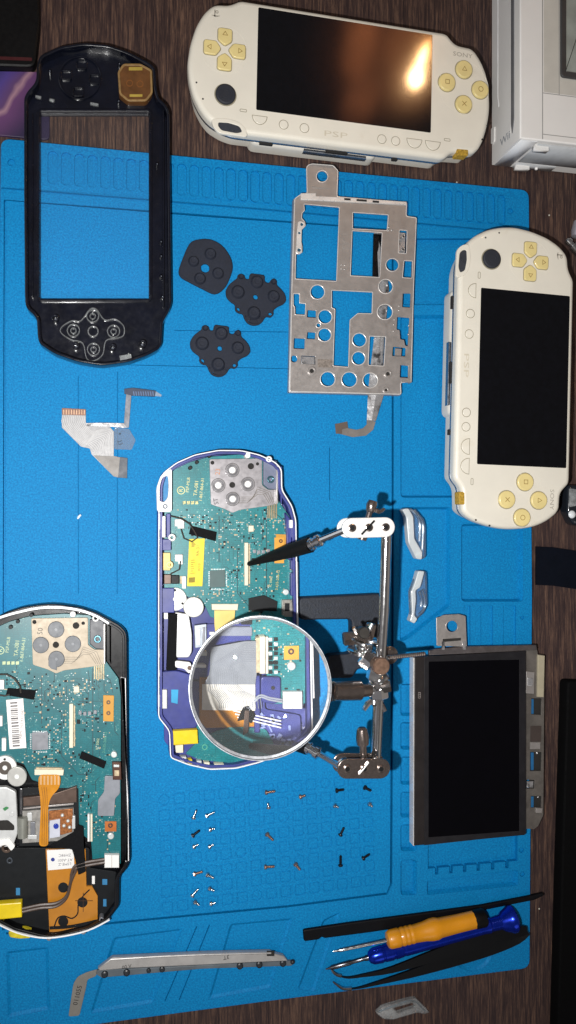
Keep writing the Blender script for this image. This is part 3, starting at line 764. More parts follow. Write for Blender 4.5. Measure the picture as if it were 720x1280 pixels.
# ------------------------------------------------------------------ loose flex ribbon with clear tab
M_RIB = M('silver_ribbon', '88888a', .45, metal=.2, var=.15, scale=300)
M_TRACE = M('ribbon_trace', 'b2b2b2', .5, metal=.1); M_TRD = M('ribbon_gap', '6a675f', .5)
def ribbon():
    q = lambda p: Z(60, 470, 4.5, p)
    t = thing('flex_ribbon', 'grey bent flex ribbon cable with a clear tab, on the mat below the faceplate', 'ribbon cable', (*W(125, 540, 4), 4))
    b = MB(); b.plate([X(q([(78, 180), (213, 187), (213, 268), (330, 284), (350, 288), (371, 312), (370, 450), (408, 458), (445, 462), (444, 574), (395, 571), (368, 564), (245, 440), (235, 408), (185, 397), (78, 290)]), 4.5)], 4.1, 4.5, .05)
    body = b.build('ribbon', M_RIB, t)
    b = MB()
    for i in range(13):
        k = i/12
        a = [(84+124*k, 222), (84+124*k, 280-26*k), (190+52*k, 385-75*k), (225+85*k, 385-85*k), (262+100*k, 425-110*k), (262+100*k, 448)]
        b.plate([X(q(band(cr(a, 3, False), 2.8)), 4.6)], 4.45, 4.56)
    b.build('conductor_lines', M_TRACE, body)
    b = MB(); b.plate([X(q([(78, 180), (213, 187), (211, 222), (78, 218)]), 4.7)], 4.3, 4.72, .06); b.build('stiff_end', M('brown_end', '7a5240', .45, var=.25, scale=500), t)
    b = MB()
    for i in range(9): x = 86+i*14.5; b.plate([X(q([(x, 190), (x+5, 190), (x+5, 216), (x, 216)]), 4.8)], 4.65, 4.78)
    b.build('contact_row', M('contact_copper', 'a98a70', .35, metal=.6), t)
    b = MB(); b.plate([X(q([(258, 446), (372, 452), (408, 458), (395, 571), (368, 564), (262, 452)]), 4.75)], 4.5, 4.75, .05); b.build('folded_flap', M('flap_grey_brown', '7e7a76', .5, var=.1), t)
    b = MB(); b.plate([X(q([(405, 456), (447, 461), (445, 575), (394, 571)]), 4.9)], 4.3, 4.95, .08); b.build('stiff_end', M('slate_end', '3c434e', .5), t)
    b = MB(); b.plate([X(q([(213, 264), (330, 262), (425, 265), (447, 290), (425, 292), (330, 284), (213, 282)]), 5)], 4.4, 5.0, .15); b.build('metal_bar', M_FOIL, t)
    b = MB(); b.plate([X(q([(440, 96), (470, 98), (462, 200), (455, 290), (426, 290), (432, 200)]), 5)], 4.5, 4.9, .08); b.build('narrow_strip', M('strip_grey', '6d7078', .4, metal=.3, var=.3, scale=400), t)
    b = MB(); b.plate([X(q([(428, 72), (478, 66), (606, 82), (600, 116), (470, 110), (430, 100)]), 5)], 4.1, 5.2, .15); cn = b.build('connector', M('navy_connector', '23304a', .5), t)
    b = MB()
    for i in range(9): x = 478+i*13.5; b.plate([X(q([(x, 86), (x+6, 87), (x+10, 111), (x+4, 111)]), 5.3)], 5.1, 5.35)
    b.build('pin_row', M('pin_blue', '50688c', .4), cn)
    b = MB(); b.plate([X(q([(604, 84), (640, 106), (636, 116), (600, 112)]), 4.4)], 4.05, 4.35, .05); b.build('clear_end', clear('clear_end_film', haze=.25), cn)
    b = MB(); b.plate([X(rp(q([(372, 292), (455, 296), (494, 360), (470, 416), (446, 414), (372, 412)]), 2), 4.6)], 4.3, 4.6, .08); tb = b.build('clear_tab', clear('clear_tab_film', haze=.10, gloss=.16, even=True), t)
    b = MB(); b.text('23', W(*q([(404, 375)])[0], 4.6), 4.66, 3.0, R(-70), .03); b.plate([X(q(circ(405, 325, 6, 10)), 4.7)], 4.58, 4.68); b.build('tab_mark', M('tab_ink', '24384a', .6), tb)
ribbon()

# ------------------------------------------------------------------ screen module
M_BEZ = M('brown_grey_bezel', '211c1c', .45, metal=.2, var=.2, scale=120, bump=.15)
M_LCD = M('dark_lcd', '020205', .16, spec=.35, rvar=.02)
def lcd():
    q = lambda p: Z(500, 750, 3.273, p); ZT = 11.0
    t = thing('screen_module', 'bare black screen in a metal tray with a holed tab, at the mat\'s right edge', 'screen module', (*W(590, 930, 4), 4))
    b = MB(); b.plate([X(rp(q([(60, 234), (512, 206), (512, 962), (58, 1006)]), .8), ZT)], 4.2, ZT, .4, 2); b.build('tray', M_BEZ, t)
    b = MB(); o = X(q([(98, 232), (514, 208), (514, 958), (99, 1003)]), ZT); b.plate([o, X(q([(117, 252), (487, 243), (487, 944), (116, 970)]), ZT)], ZT-.5, ZT+.35, .15); b.build('bezel', M('bezel_black', '17161a', .4, var=.2, bump=.1), t)
    b = MB(); b.prism(X(q([(115, 250), (489, 241), (489, 946), (114, 972)]), ZT), ZT-.6, ZT+.1); b.build('display', M_LCD, t)
    b = MB(); b.plate([X(q([(54, 236), (61, 235), (59, 1005), (53, 1004)]), ZT-1)], 4.4, ZT-.4, .2); b.build('side_rail', M_EDG, t)
    o = X(rp(q([(150, 72), (165, 70), (178, 62), (243, 58), (270, 66), (275, 192), (152, 188)]), 1.5), ZT)
    b = MB(); b.plate([o, X(q(circ(214, 108, 23, 24)), ZT)], ZT-1.2, ZT-.4, .15); tb = b.build('eye_tab', M_STEEL, t)
    x = X(q(circ(214, 108, 23, 24)), ZT); b = MB(); b.plate([inset(x, -.55), inset(x, -.02)], ZT-.5, ZT-.15, .1); b.build('eye_rim', M_STEEL, tb)
    b = MB(); b.plate([X(q([(176, 160), (250, 155), (250, 166), (176, 172)]), ZT)], ZT-.45, ZT-.3)
    b.build('eye_slot', M_DARKHOLE, tb)
    b = MB(); b.plate([X(q([(118, 206), (150, 200), (276, 190), (558, 184), (562, 204), (512, 208), (120, 226)]), ZT)], ZT-2, ZT-.1, .3); b.build('folded_lip', M('lip_steel', '716b6c', .42, metal=.8, var=.2), t)
    for x0 in (176, 262): p = q([(x0, 186)])[0]; b = MB(); b.box(P3(*p, ZT), (0, 1, 0), 1.2, (4.5, 1.4)); b.build('lip_clip', M_FOIL, t)
    b = MB(); b.plate([X(q([(532, 395), (584, 395), (580, 860), (530, 860)]), 6.4)], 5.6, 6.4, .1); b.build('dark_backing', M_DARKHOLE, t)  # added black sheet that makes the bracket openings read dark
    for (y0, y1) in ((405, 466), (624, 696), (804, 848)): b = MB(); b.plate([X(q([(536, y0), (547, y0), (547, y1), (536, y1)]), 6.9)], 6.3, 6.9, .1); b.build('blue_reflection', M('reflection_blue', '1a5c8c', .5), t)  # added bits: the blue reflection in the openings is put into colour
    # bracket on the right side with its openings
    o = X(rp(q([(510, 206), (545, 190), (562, 205), (564, 222), (592, 226), (587, 880), (566, 925), (548, 938), (510, 936)]), 1), 8)
    holes = [X(q(h), 8) for h in ([(538, 402), (580, 402), (578, 470), (537, 468)], [(533, 622), (580, 622), (578, 700), (532, 700)], [(536, 802), (580, 802), (578, 850), (535, 850)], [(516, 736), (552, 736), (550, 772), (515, 772)])]
    b = MB(); b.plate([o]+holes, 7.0, 8.0, .2); br = b.build('side_bracket', M('bracket_dark', '6e6964', .4, metal=.5, var=.25, scale=150), t)
    b = MB(); b.plate([X(q([(564, 224), (592, 228), (588, 398), (562, 396)]), 9)], 7.6, 9.2, .3); b.build('cream_clip', M('cream_clip_plastic', 'a29a84', .5), br)
    b = MB(); b.plate([X(q([(518, 292), (552, 296), (550, 385), (516, 382)]), 9.5)], 7.8, 9.2, .3); b.build('spring_clip', M_STEEL, br)
    b = MB(); b.plate([X(q([(524, 318), (545, 320), (543, 352), (522, 350)]), 9.8)], 9.1, 9.6, .2); b.build('clip_eye', M_FOIL, br)
    b = MB(); b.plate([X(q([(536, 516), (580, 516), (578, 580), (535, 580)]), 8.6)], 7.8, 8.4, .2); b.build('brown_patch', M('brown_patch', '3a302c', .6), br)
    b = MB(); b.plate([X(q([(534, 582), (574, 582), (573, 610), (533, 610)]), 8.6)], 7.8, 8.8, .2); b.build('bracket_step', M_STEEL, br)
    b = MB(); b.plate([X(q([(520, 742), (546, 742), (545, 768), (519, 768)]), 7.4)], 6.4, 7.4, .3); b.build('shiny_tab', M_FOIL, br)
    b = MB(); b.plate([X(q([(556, 850), (584, 852), (580, 872), (556, 870)]), 9)], 7.8, 9.2, .3); b.build('bracket_clip', M_STEEL, br)
    for (x, y) in ((560, 626), (564, 806)): b = MB(); b.ball(P3(*q([(x, y)])[0], 8.3), .7); b.build('bright_dot', M_FOIL, br)
    b = MB(); p = W(*q([(80, 390)])[0], ZT); b.text('G23', p, ZT+.03, 2.2, R(90), .02); b.build('tray_mark', M('tray_ink', '8c8480', .6), t)
lcd()

# ------------------------------------------------------------------ clear shoulder buttons
M_CLR = clear('clear_acrylic', 'f4fbff', haze=.05, gloss=.13)
M_CLW = clear('frosted_acrylic', 'ffffff', haze=.62, gloss=.1, rough=.3, even=True)
def trigger(label, outl, frost, ridges):
    A = lambda p: Z(480, 610, 3.0, p)
    t = thing('clear_trigger', label, 'clear button', (*W(*A([outl[0]])[0], 4), 4))
    b = MB(); b.plate([X(rp(A(outl), 3), 8)], 4.2, 8.5, 1.0, 2); b.build('button_body', M_CLR, t)
    b = MB(); b.plate([X(rp(A(frost), 2), 8.6)], 4.3, 9.6, .4, 2); b.build('frosted_arm', M_CLW, t)
    for r_ in ridges: b = MB(); b.tube([P3(*p, 9.0) for p in cr(A(r_), 4, False)], .8, 8); b.build('edge_ridge', M_CLR, t)
trigger('longer clear plastic shoulder button next to the flash-lit plate of the clamp stand', [(66, 76), (92, 74), (120, 84), (152, 118), (158, 150), (158, 260), (138, 270), (118, 250), (92, 206), (84, 120)],
        [(66, 80), (90, 76), (108, 108), (112, 190), (140, 238), (140, 268), (120, 266), (90, 206), (82, 110)], [[(112, 82), (140, 118), (146, 160), (142, 232)], [(98, 80), (124, 104), (134, 140), (132, 200)]])
trigger('shorter clear plastic shoulder button close to the holed tab of the screen module', [(128, 308), (160, 312), (162, 350), (164, 440), (150, 470), (126, 490), (112, 508), (94, 500), (102, 470), (98, 388), (112, 352)],
        [(126, 310), (150, 312), (134, 372), (116, 384), (118, 420), (112, 478), (124, 490), (112, 508), (94, 498), (104, 470), (100, 390), (114, 354)], [[(142, 382), (152, 412), (150, 452), (132, 474)], [(132, 388), (140, 416), (138, 446)]])
A_ = lambda p: Z(360, 1060, 2.0, p)
t = thing('clear_plastic_piece', 'small clear plastic cover lying on the bare wood below the mat', 'plastic piece', (*W(505, 1262, 0), 0))
b = MB(); b.plate([X(rp(A_([(220, 414), (236, 398), (298, 380), (320, 376), (348, 404), (354, 412), (340, 416), (324, 412), (262, 430), (238, 428)]), 2), 3), X(rp(A_([(262, 402), (310, 388), (318, 398), (276, 412)]), 1), 3)], .1, 3.2, .6, 2); b.build('cover', clear('clear_cover', haze=.14, gloss=.14), t)
b = MB(); b.tube([P3(*p, 3.2) for p in cr(A_([(226, 410), (262, 396), (312, 382), (342, 408)]), 4, False)], .5, 8); b.build('edge_ridge', M_CLR, t)

# ------------------------------------------------------------------ button strip with tail
def strip():
    q = lambda p: Z(0, 1140, 1.895, p); ZT = 7.5
    M_BAR = M('bar_steel', 'aeacaa', .38, metal=.5, var=.12, bump=.1)
    t = thing('button_strip', 'long narrow metal button strip with a bent flex tail near the mat\'s lower left', 'button strip', (*W(230, 1210, 4), 4))
    b = MB(); b.plate([X(q([(232, 134), (266, 108), (480, 98), (640, 94), (648, 98), (672, 104), (682, 116), (600, 120), (480, 126), (300, 134), (236, 140)]), ZT)], 4.6, ZT, .5, 2); b.build('bar', M_BAR, t)
    b = MB(); b.tube([P3(*p, ZT+.1) for p in q([(262, 112), (380, 105), (480, 101), (642, 97)])], .55, 8); b.build('bar_edge', M_BAR, t)
    b = MB(); b.plate([X(q([(230, 138), (480, 126), (690, 116), (697, 122), (690, 128), (480, 135), (240, 156), (228, 148)]), 6)], 4.2, 6.0, .4, 1); b.build('flex_base', M('strip_base', '565f66', .5, var=.2), t)
    for (x, y, r) in ((248, 147, 6), (300, 143, 6), (352, 138, 4), (384, 135, 5), (568, 127, 6), (614, 124, 6), (670, 121, 6)):
        p = P3(*q([(x, y)])[0], 6); b = MB(); b.lathe((p.x, p.y, 5.9), (0, 0, 1), [(0, r*.30), (1.0, r*.28), (1.3, r*.18), (1.3, .01)], 14); b.build('dome_switch', M('dome_dark', '1c2228', .4), t)
    b = MB(); b.ball(P3(*q([(693, 118)])[0], 6), 1.3); b.build('end_knob', M('knob_dark', '1a1d22', .5), t)
    b = MB(); b.plate([X(q([(632, 92), (650, 92), (650, 104), (632, 104)]), ZT)], ZT-.2, ZT+.3, .1); b.build('bar_notch', M_DARKHOLE, t)
    M_T = M('tail_flex', '7d7a74', .45, metal=.2, var=.15)
    o = rp(q([(232, 136), (228, 152), (207, 160), (204, 178), (188, 246), (162, 248), (174, 170), (184, 154), (204, 144)]), 3)
    b = MB(); b.plate([X(o, 4.8)], 4.2, 4.7, .05); tl = b.build('flex_tail', M_T, t)
    b = MB(); b.text('011055', W(*q([(184, 198)])[0], 5), 4.75, 3.4, R(76), .03); b.build('tail_print', M('tail_ink', '2c2a28', .6), tl)
    b = MB(); b.text('3T', W(*q([(536, 107)])[0], ZT), ZT+.03, 3.0, R(184), .03); b.text('00 V', W(*q([(300, 130)])[0], ZT), ZT+.03, 2.6, R(4), .03); b.build('bar_print', M('bar_ink', '1e1c1c', .6), t)
strip()

# ------------------------------------------------------------------ screws
M_SCR = M('bright_screw', 'cfd2d4', .22, metal=1.0); M_SCD = M('black_screw', '20242c', .38, metal=.6); M_SCC = M('copper_screw', 'b59a8c', .3, metal=.9)
def screw_proto(name, mat, L_):
    b = MB(); p = [(0, .7), (.15, 1.25), (.55, 1.35), (.95, 1.3), (1.0, .65)]
    x = 1.0
    while x < L_-.5: p += [(x+.05, .62), (x+.2, .78), (x+.38, .62)]; x += .42
    p += [(L_, .2)]
    b.lathe((-L_/2, 0, 1.3), (1, 0, -.11), p, 12)
    b.plate([[(-L_/2-.02+a, c) for a, c in rr(-.12, -.7, .12, .7)]], 1.2, 1.9)
    o = b.build(name, mat); o.location = (0, 0, 0)
    me = o.data; off = OFF[o]/SCL
    for v in me.vertices: v.co += off
    OFF[o] = Vector((0, 0, 0)); return o
PRO = {}
SCREWS = [(244, 1017.5, 68, 's', 5.2, 'upright silver screw at the top of the left screw cluster'), (263.5, 1018, 22, 's', 4.8, 'slanting silver screw at the top right of the left screw cluster'),
 (265, 1036, 5, 's', 3.2, 'short silver screw just right of the lone black screw'), (245.5, 1042, 35, 'd', 5.2, 'only black screw in the left cluster of silver screws'),
 (244.5, 1057, 20, 's', 3.0, 'stubby silver screw directly below the lone black screw'), (264, 1057.5, 20, 's', 2.8, 'stubby silver screw lower right of the lone black screw'),
 (248, 1092, 12, 'c', 5.0, 'dull screw upper left of the six lowest screws in the left cluster'), (263, 1095.5, -32, 's', 5.0, 'bright silver screw upper right of the six lowest in the left cluster'),
 (244.5, 1116, 46, 's', 5.0, 'thin silver screw leaning right, middle left of the six lowest screws'), (264.5, 1112, -32, 's', 4.0, 'silver screw leaning left, middle right of the six lowest screws'),
 (245.5, 1130, -38, 's', 4.4, 'silver screw at the bottom left end of the left cluster'), (266, 1130, 2, 's', 3.2, 'short level silver screw at the bottom right end of the left cluster'),
 (338, 990, 2, 'c', 6.0, 'dull level screw at the top of the middle column under the magnifier'), (334.5, 1007, 95, 's', 3.4, 'short silver screw second from the top of the middle column'),
 (337, 1047, -45, 'c', 6.0, 'long copper tinted screw leaning left in the middle column'), (337, 1084, -3, 'c', 5.6, 'dull level screw at the bottom of the middle column'),
 (378, 995, 10, 'c', 3.8, 'dull screw right of the top of the middle column'), (372.5, 1083, -55, 'c', 5.0, 'dull leaning screw right of the bottom of the middle column'),
 (425, 987.5, 2, 'd', 5.2, 'black level screw below the dark plate of the clamp stand'), (459.5, 986.5, -30, 'd', 5.2, 'black leaning screw at the top right corner of the screw grid'),
 (420.5, 1007, -30, 's', 3.2, 'short silver screw below the black level screw'), (462.5, 1007, -40, 's', 3.2, 'short silver screw below the black screw in the top right corner'),
 (427, 1039, 58, 'd', 5.0, 'black leaning screw halfway down the right group'), (426, 1076, 88, 'd', 6.0, 'black upright screw at the bottom of the right group'), (458, 1071, 28, 'd', 5.4, 'black leaning screw at the bottom right of the screw grid')]
for (px, py, an, kd, L_, lb) in SCREWS:
    key = (kd, round(L_))
    if key not in PRO:
        o = screw_proto('screw', {'s': M_SCR, 'd': M_SCD, 'c': M_SCC}[kd], L_); PRO[key] = o
    else:
        o = PRO[key].copy(); COL.objects.link(o); OFF[o] = Vector((0, 0, 0))
    x, y = W(px, py, 5); o.location = (x/SCL, y/SCL, 4.0/SCL); o.rotation_euler = (random.uniform(-.4, .4), 0, R(an))
    tag(o, lb, 'screw', 'small screws sorted on the mat')
b = MB(); b.tube([P3(97, 648.5, 4.6), P3(98.5, 646, 4.8), P3(101, 643.5, 4.6)], [.4, .7, .5], 7)
tag(b.build('crumb', M('white_crumb', 'd8e4ea', .6)), 'tiny white crumb lying on the empty left half of the mat', 'crumb')

# ------------------------------------------------------------------ hand tools
M_SP = M('black_nylon', '04050a', .55, bump=.15, spec=.2)
b = MB(); o = X(A_([(38, 205), (150, 188), (300, 168), (480, 144), (600, 121), (638, 112), (642, 118), (618, 130), (480, 158), (350, 190), (200, 212), (92, 226), (84, 222), (78, 229), (40, 234)]), 6)
b.plate([rp(o, 1.2)], 4.1, 6.2, .7, 2)
tag(b.build('pry_tool', M_SP), 'long flat black pry bar with a tapered end, lying behind the yellow screwdriver', 'pry tool')
M_YEL = M('yellow_handle', 'd28a10', .42, var=.06, coat=.3); M_BLU = M('blue_anodised', '1230b0', .22, metal=.75, var=.08); M_STL = M('polished_shaft', 'c6c8ca', .18, metal=1.0)
def axis(a, b_, za, zb): return P3(*A_([a])[0], za), P3(*A_([b_])[0], zb)
def driver():
    p0, p1 = axis((246, 231), (464, 180), 10, 10.5); d = (p1-p0).normalized(); L_ = (p1-p0).length
    t = thing('screwdriver', 'small screwdriver with a ribbed yellow handle and black end cap', 'screwdriver', (p0.x, p0.y, 4))
    q0 = P3(*A_([(112, 259)])[0], 6.5)
    b = MB(); dd = (p0-q0).normalized(); b.lathe(q0, dd, [(0, .35), (3, .7), (4, 1.0), (7, 1.05), ((p0-q0).length+3, 1.05)], 14); b.build('shaft', M_STL, t)
    prof = [(0, 2.2), (.6, 4.2), (2, 5.0), (7, 5.2), (8, 4.7)]
    for i in range(3): x = 8.5+i*2.6; prof += [(x, 4.85), (x+.8, 5.1), (x+1.7, 5.1), (x+2.2, 4.85)]
    prof += [(L_*.42, 5.2), (L_*.5, 6.0), (L_*.56, 6.1), (L_*.6, 5.4), (L_*.8, 5.0), (L_, 4.9)]
    b = MB(); b.lathe(p0, d, prof, 10); h = b.build('handle', M_YEL, t, 40)
    b = MB(); b.lathe(p0+d*L_, d, [(-.2, 4.6), (.4, 5.2), (6, 5.2), (7, 4.6), (7, .1)], 18); b.build('end_cap', M_BLACK, t)
driver()
def driver2():
    p0, p1 = axis((200, 274), (566, 176), 8.6, 10.5); d = (p1-p0).normalized(); L_ = (p1-p0).length
    t = thing('screwdriver', 'blue metallic screwdriver with a flared end disc, between the yellow screwdriver and the tweezers', 'screwdriver', (p0.x, p0.y, 4))
    q0 = P3(*A_([(94, 303)])[0], 5.2); dd = (p0-q0).normalized()
    b = MB(); b.lathe(q0, dd, [(0, .3), (2.5, .8), (3.5, 1.3), (14, 1.4), (15, 1.1), (22, 1.1), (23, 1.5), ((p0-q0).length+2, 1.5)], 14); b.build('bit', M('dark_bit', '6a6a70', .25, metal=1), t)
    prof = [(0, 1.6), (.8, 3.0), (3, 4.2), (8, 4.5), (8.3, 4.1), (9.2, 4.1), (9.5, 4.5), (14, 4.6), (14.3, 4.1), (15.3, 4.1), (15.6, 4.6)]
    prof += [(20, 4.3), (20.4, 4.0), (21.2, 4.0), (21.6, 4.3), (L_*.5, 4.2), (L_*.78, 4.0), (L_*.82, 4.3), (L_*.83, 3.7), (L_*.90, 3.9), (L_-7, 5.4), (L_-4, 6.6), (L_-2.6, 7.4), (L_-.8, 7.4), (L_, 6.8), (L_, .1)]
    b = MB(); b.lathe(p0, d, prof, 26); b.build('handle', M_BLU, t)
driver2()
def tweezers():
    t = thing('tweezers', 'black tweezers with curved bare steel tips, lowest of the tools on the mat', 'tweezers', (*W(*A_([(380, 270)])[0], 4), 4))
    M_TW = M('black_coating', '040508', .5, spec=.25)
    for k, (pts, wd) in enumerate([([(128, 318), (150, 322), (190, 316), (260, 302), (380, 262), (480, 232), (560, 208), (596, 204)], [2.2, 3.4, 7, 15, 30, 36, 32, 20]),
                                ([(158, 350), (178, 347), (220, 336), (300, 314), (400, 282), (500, 250), (570, 224), (598, 208)], [2.0, 3.4, 8, 18, 30, 34, 28, 14])]):
        zz = [5.0, 5.4, 6, 7, 8.2, 9, 9.2, 9] if k == 0 else [4.6, 5.0, 5.4, 5.8, 6, 6.4, 7.2, 8.8]
        la, lb = [], []
        for i, (p, w_, z) in enumerate(zip(pts, wd, zz)):
            a = Vector(pts[max(0, i-1)]); c = Vector(pts[min(len(pts)-1, i+1)]); d = (c-a).normalized(); n = Vector((-d.y, d.x))*w_/2
            la.append(P3(*A_([tuple(Vector(p)+n)])[0], z)); lb.append(P3(*A_([tuple(Vector(p)-n)])[0], z))
        cl, cb = cr(la, 3, False), cr(lb, 3, False)
        b = MB(); b.sheet(cl, cb, 1.3); arm = b.build('arm', M_TW, t)
        tip = [[(108, 303), (113, 310), (121, 316), (132, 319)], [(112, 334), (124, 343), (138, 351), (158, 351)]][k]
        b = MB(); b.tube([P3(*p, zz[0]+.8) for p in cr(A_(tip), 4, False)], [.35, .45, .55, .65, .75, .8, .85, .9, .95, 1.0, 1.05, 1.1, 1.1][:len(cr(A_(tip), 4, False))], 8); b.build('steel_tip', M_STL, arm)
tweezers()
# ------------------------------------------------------------------ opened handheld consoles with bare boards
def pcb_mat(name, base, hi, dark):
    t = NT(name); v = t.mapping()
    n = t.n.new('ShaderNodeTexVoronoi'); n.feature = 'DISTANCE_TO_EDGE'; n.inputs['Scale'].default_value = 330; t.link(v, n.inputs['Vector'])
    br = t.n.new('ShaderNodeTexBrick'); br.inputs['Scale'].default_value = 260; br.inputs['Mortar Size'].default_value = .05; br.inputs['Color1'].default_value = (1, 1, 1, 1); br.inputs['Color2'].default_value = (.7, .7, .7, 1); br.inputs['Mortar'].default_value = (0, 0, 0, 1)
    br.offset = .37; br.squash = 1.7; t.link(v, br.inputs['Vector'])
    a = t.noise(v, 60, 5, .6); s_ = t.noise(v, 1300, 2, .6)
    c = t.ramp(a, [(.3, mul(lin(base), .8)), (.7, mul(lin(base), 1.25))])
    e = t.ramp(n.outputs['Distance'], [(.02, (1, 1, 1, 1)), (.06, (0, 0, 0, 1))])
    c = t.mix(t.math('MULTIPLY', e, .28), c, lin(dark))
    c = t.mix(t.math('MULTIPLY', t.math('SUBTRACT', 1.0, br.outputs['Color']), .3), c, lin(dark))
    sp = t.ramp(s_, [(.62, (0, 0, 0, 1)), (.68, (1, 1, 1, 1))]); zone = t.ramp(t.noise(v, 110, 2), [(.5, (0, 0, 0, 1)), (.56, (1, 1, 1, 1))])
    c = t.mix(t.math('MULTIPLY', t.math('MULTIPLY', sp, zone), .55), c, lin(hi))
    t.link(c, t.b.inputs['Base Color']); t.b.inputs['Roughness'].default_value = .38; t.b.inputs['Coat Weight'].default_value = .15
    return t.m
M_GOLDT = M('gold_print', 'b9a86a', .5); M_CONN = M('cream_connector', 'd8d2bc', .5, var=.05); M_ORG = M('orange_polyimide', 'b2741a', .35, var=.12, coat=.3)
M_WHT = M('white_plastic', 'e6e6e4', .45, var=.04); M_TAPE = M('black_cloth_tape', '0b0c0f', .85, var=.3, scale=800, bump=.3, spec=.2)
M_YELT = M('yellow_tape', 'e0c410', .4, var=.08, coat=.2); M_CHIP = M('black_chip', '101316', .5, var=.2, spec=.25); M_GCHIP = M('grey_chip', '7e8086', .4, metal=.4)
M_TAN = M('tan_component', 'b9a98a', .5, var=.3, scale=700); M_SMW = M('solder_white', 'cfd6d6', .35, metal=.3); M_WIRE = M('dark_wire', '3a3632', .5)
M_PLATE = M('zinc_plate', 'c9cbcb', .42, metal=.35, var=.06, bump=.1); M_BRN = M('brown_metal', '5a4a42', .4, metal=.5, var=.25); M_COPP = M('copper_coil', '9a6238', .4, metal=.5, var=.5, scale=900)
M_RIMW = M('rim_white', 'eceef0', .3, var=.04)
random.seed(11)
def opened(K):
    def mp(p):
        x, y = p[0], p[1]
        return (x, y) if K == 'L' else (327.5+(x-110)*.925, 573+(y-772)*.975)
    def q(pts): return [mp(p) for p in pts]
    if K == 'L':
        half = [(63, 755.5), (75, 756), (100, 759.5), (120, 766), (135, 774), (150, 782), (157.5, 790), (159, 798), (160, 940), (163, 1076), (160, 1087), (149.5, 1099), (149, 1135), (140, 1147), (135, 1154), (110, 1167), (75, 1175.5), (63, 1177)]
        out = half + [(127-x, y) for x, y in half[-2:0:-1]]
    else:
        out = [(272.5, 561.7), (301.6, 562), (325, 567.5), (345, 577), (353, 586), (353.5, 612), (366, 632), (371, 650), (373, 760), (374, 898), (370, 905), (357, 917), (356, 936), (349, 944), (325, 954), (295, 961.7), (262, 963), (235, 957), (212, 948), (210.5, 914), (197, 897), (197, 700), (197.5, 607), (202.5, 591), (220, 577.5), (243, 567.5)]
    ZR = 16.0; ZP = 10.5
    xo = X(rp(out, 5, 4), ZR)
    at = W(63, 960, 4) if K == 'L' else W(285, 760, 4)
    t = thing('opened_console', {'L': 'opened black handheld console with white barcode sticker, cut off by the left border',
        'M': 'opened blue handheld console with teal circuit board and yellow sticker, under the round magnifier'}[K], 'opened console', (*at, 4), 'opened handheld consoles')
    M_SH = M('shell_black', '08090d', .35, var=.3, coat=.12, spec=.25) if K == 'L' else M('shell_blue', '333b80', .4, var=.22, scale=90, coat=.2)
    b = MB(); b.plate([inset(xo, .4)], 4.1, 6.0, .3); b.plate([xo, inset(xo, 2.2)], 5, 13.5, .5, 1); b.plate([inset(xo, 1.2), inset(xo, 2.4)], 13, ZR-.4, .2); b.build('shell', M_SH, t)
    # bright rim strip: pieces following the outline
    if K == 'M':
        b = MB(); b.plate([inset(xo, .3), inset(xo, .85)], ZR-1.2, ZR+.35, .15); b.build('rim', M_RIMW, t)
    else:
        for pth, w_ in (([(-34, 790), (-8, 775), (22, 765.5), (50, 760), (76, 759.5), (100, 763), (120, 770), (136, 779.5)], 3.0), ([(151, 847), (156.5, 848), (157.5, 940), (159.5, 1000), (160.5, 1076), (157, 1077)], 1.5), ([(137, 1150), (110, 1163.5), (75, 1171.5), (50, 1172.5), (20, 1166), (-10, 1152)], 1.6)):
            b = MB(); b.plate([X(band(cr(pth, 4, False) if len(pth) > 6 or w_ == 1.6 else pth, w_), ZR+.4)], ZR-1.2, ZR+.4, .15); b.build('rim', M_RIMW, t)
    # inner ledge, boards
    M_PCB = pcb_mat('teal_board_'+K.lower(), '0a666e' if K == 'L' else '157c82', '9fd0c0', '06484e')
    pc = [(-22, 800), (-8, 786), (12, 777), (38, 770), (80, 767), (112, 769), (131, 792), (132, 826), (148, 848), (151, 870), (151, 1080), (116, 1080), (114, 1052), (99, 1040), (98, 985), (74, 985), (40, 975), (30, 955), (6, 948), (-22, 945)]
    b = MB(); xp = X(rp(q(pc), 2), ZP); b.plate([xp], 8.6, ZP, .1); pcb = b.build('circuit_board', M_PCB, t)
    poly = q(pc)
    def scatter(n, mat, name, lo, hi, hz, zone):
        b = MB(); k = 0; g = 0
        while k < n and g < n*40:
            g += 1
            cx, cy, sx, sy = random.choice(zone); x, y = random.gauss(cx, sx), random.gauss(cy, sy)
            p = mp((x, y))
            if not inside(p, poly): continue
            w_, h_ = random.uniform(lo, hi), random.uniform(lo, hi)*random.choice((.5, 1, 1))
            c = W(*p, ZP); c = (round(c[0]/.95)*.95, round(c[1]/.95)*.95); b.prism([(c[0]-w_/2, c[1]-h_/2), (c[0]+w_/2, c[1]-h_/2), (c[0]+w_/2, c[1]+h_/2), (c[0]-w_/2, c[1]+h_/2)], ZP-.1, ZP+hz*random.uniform(.6, 1.2)); k += 1
        tag(b.build(name, mat, pcb, 0), kind='stuff')
    zones = [(70, 855, 16, 9), (100, 862, 12, 14), (60, 880, 16, 16), (40, 862, 18, 10), (104, 895, 12, 12), (75, 905, 12, 20), (120, 850, 10, 8), (105, 950, 14, 10), (50, 948, 14, 6), (125, 915, 10, 20), (106, 1000, 5, 20), (22, 850, 14, 6), (128, 1035, 9, 14), (66, 925, 10, 10)]
    nn = 1 if K == 'L' else 1.25
    scatter(int(230*nn), M_SMW, 'solder_points', .25, .6, .25, zones); scatter(int(150*nn), M_TAN, 'tan_components', .4, 1.0, .5, zones); scatter(int(120*nn), M_CHIP, 'dark_components', .4, 1.3, .6, zones)
    random.seed(21 if K == 'L' else 22); b = MB(); k = 0
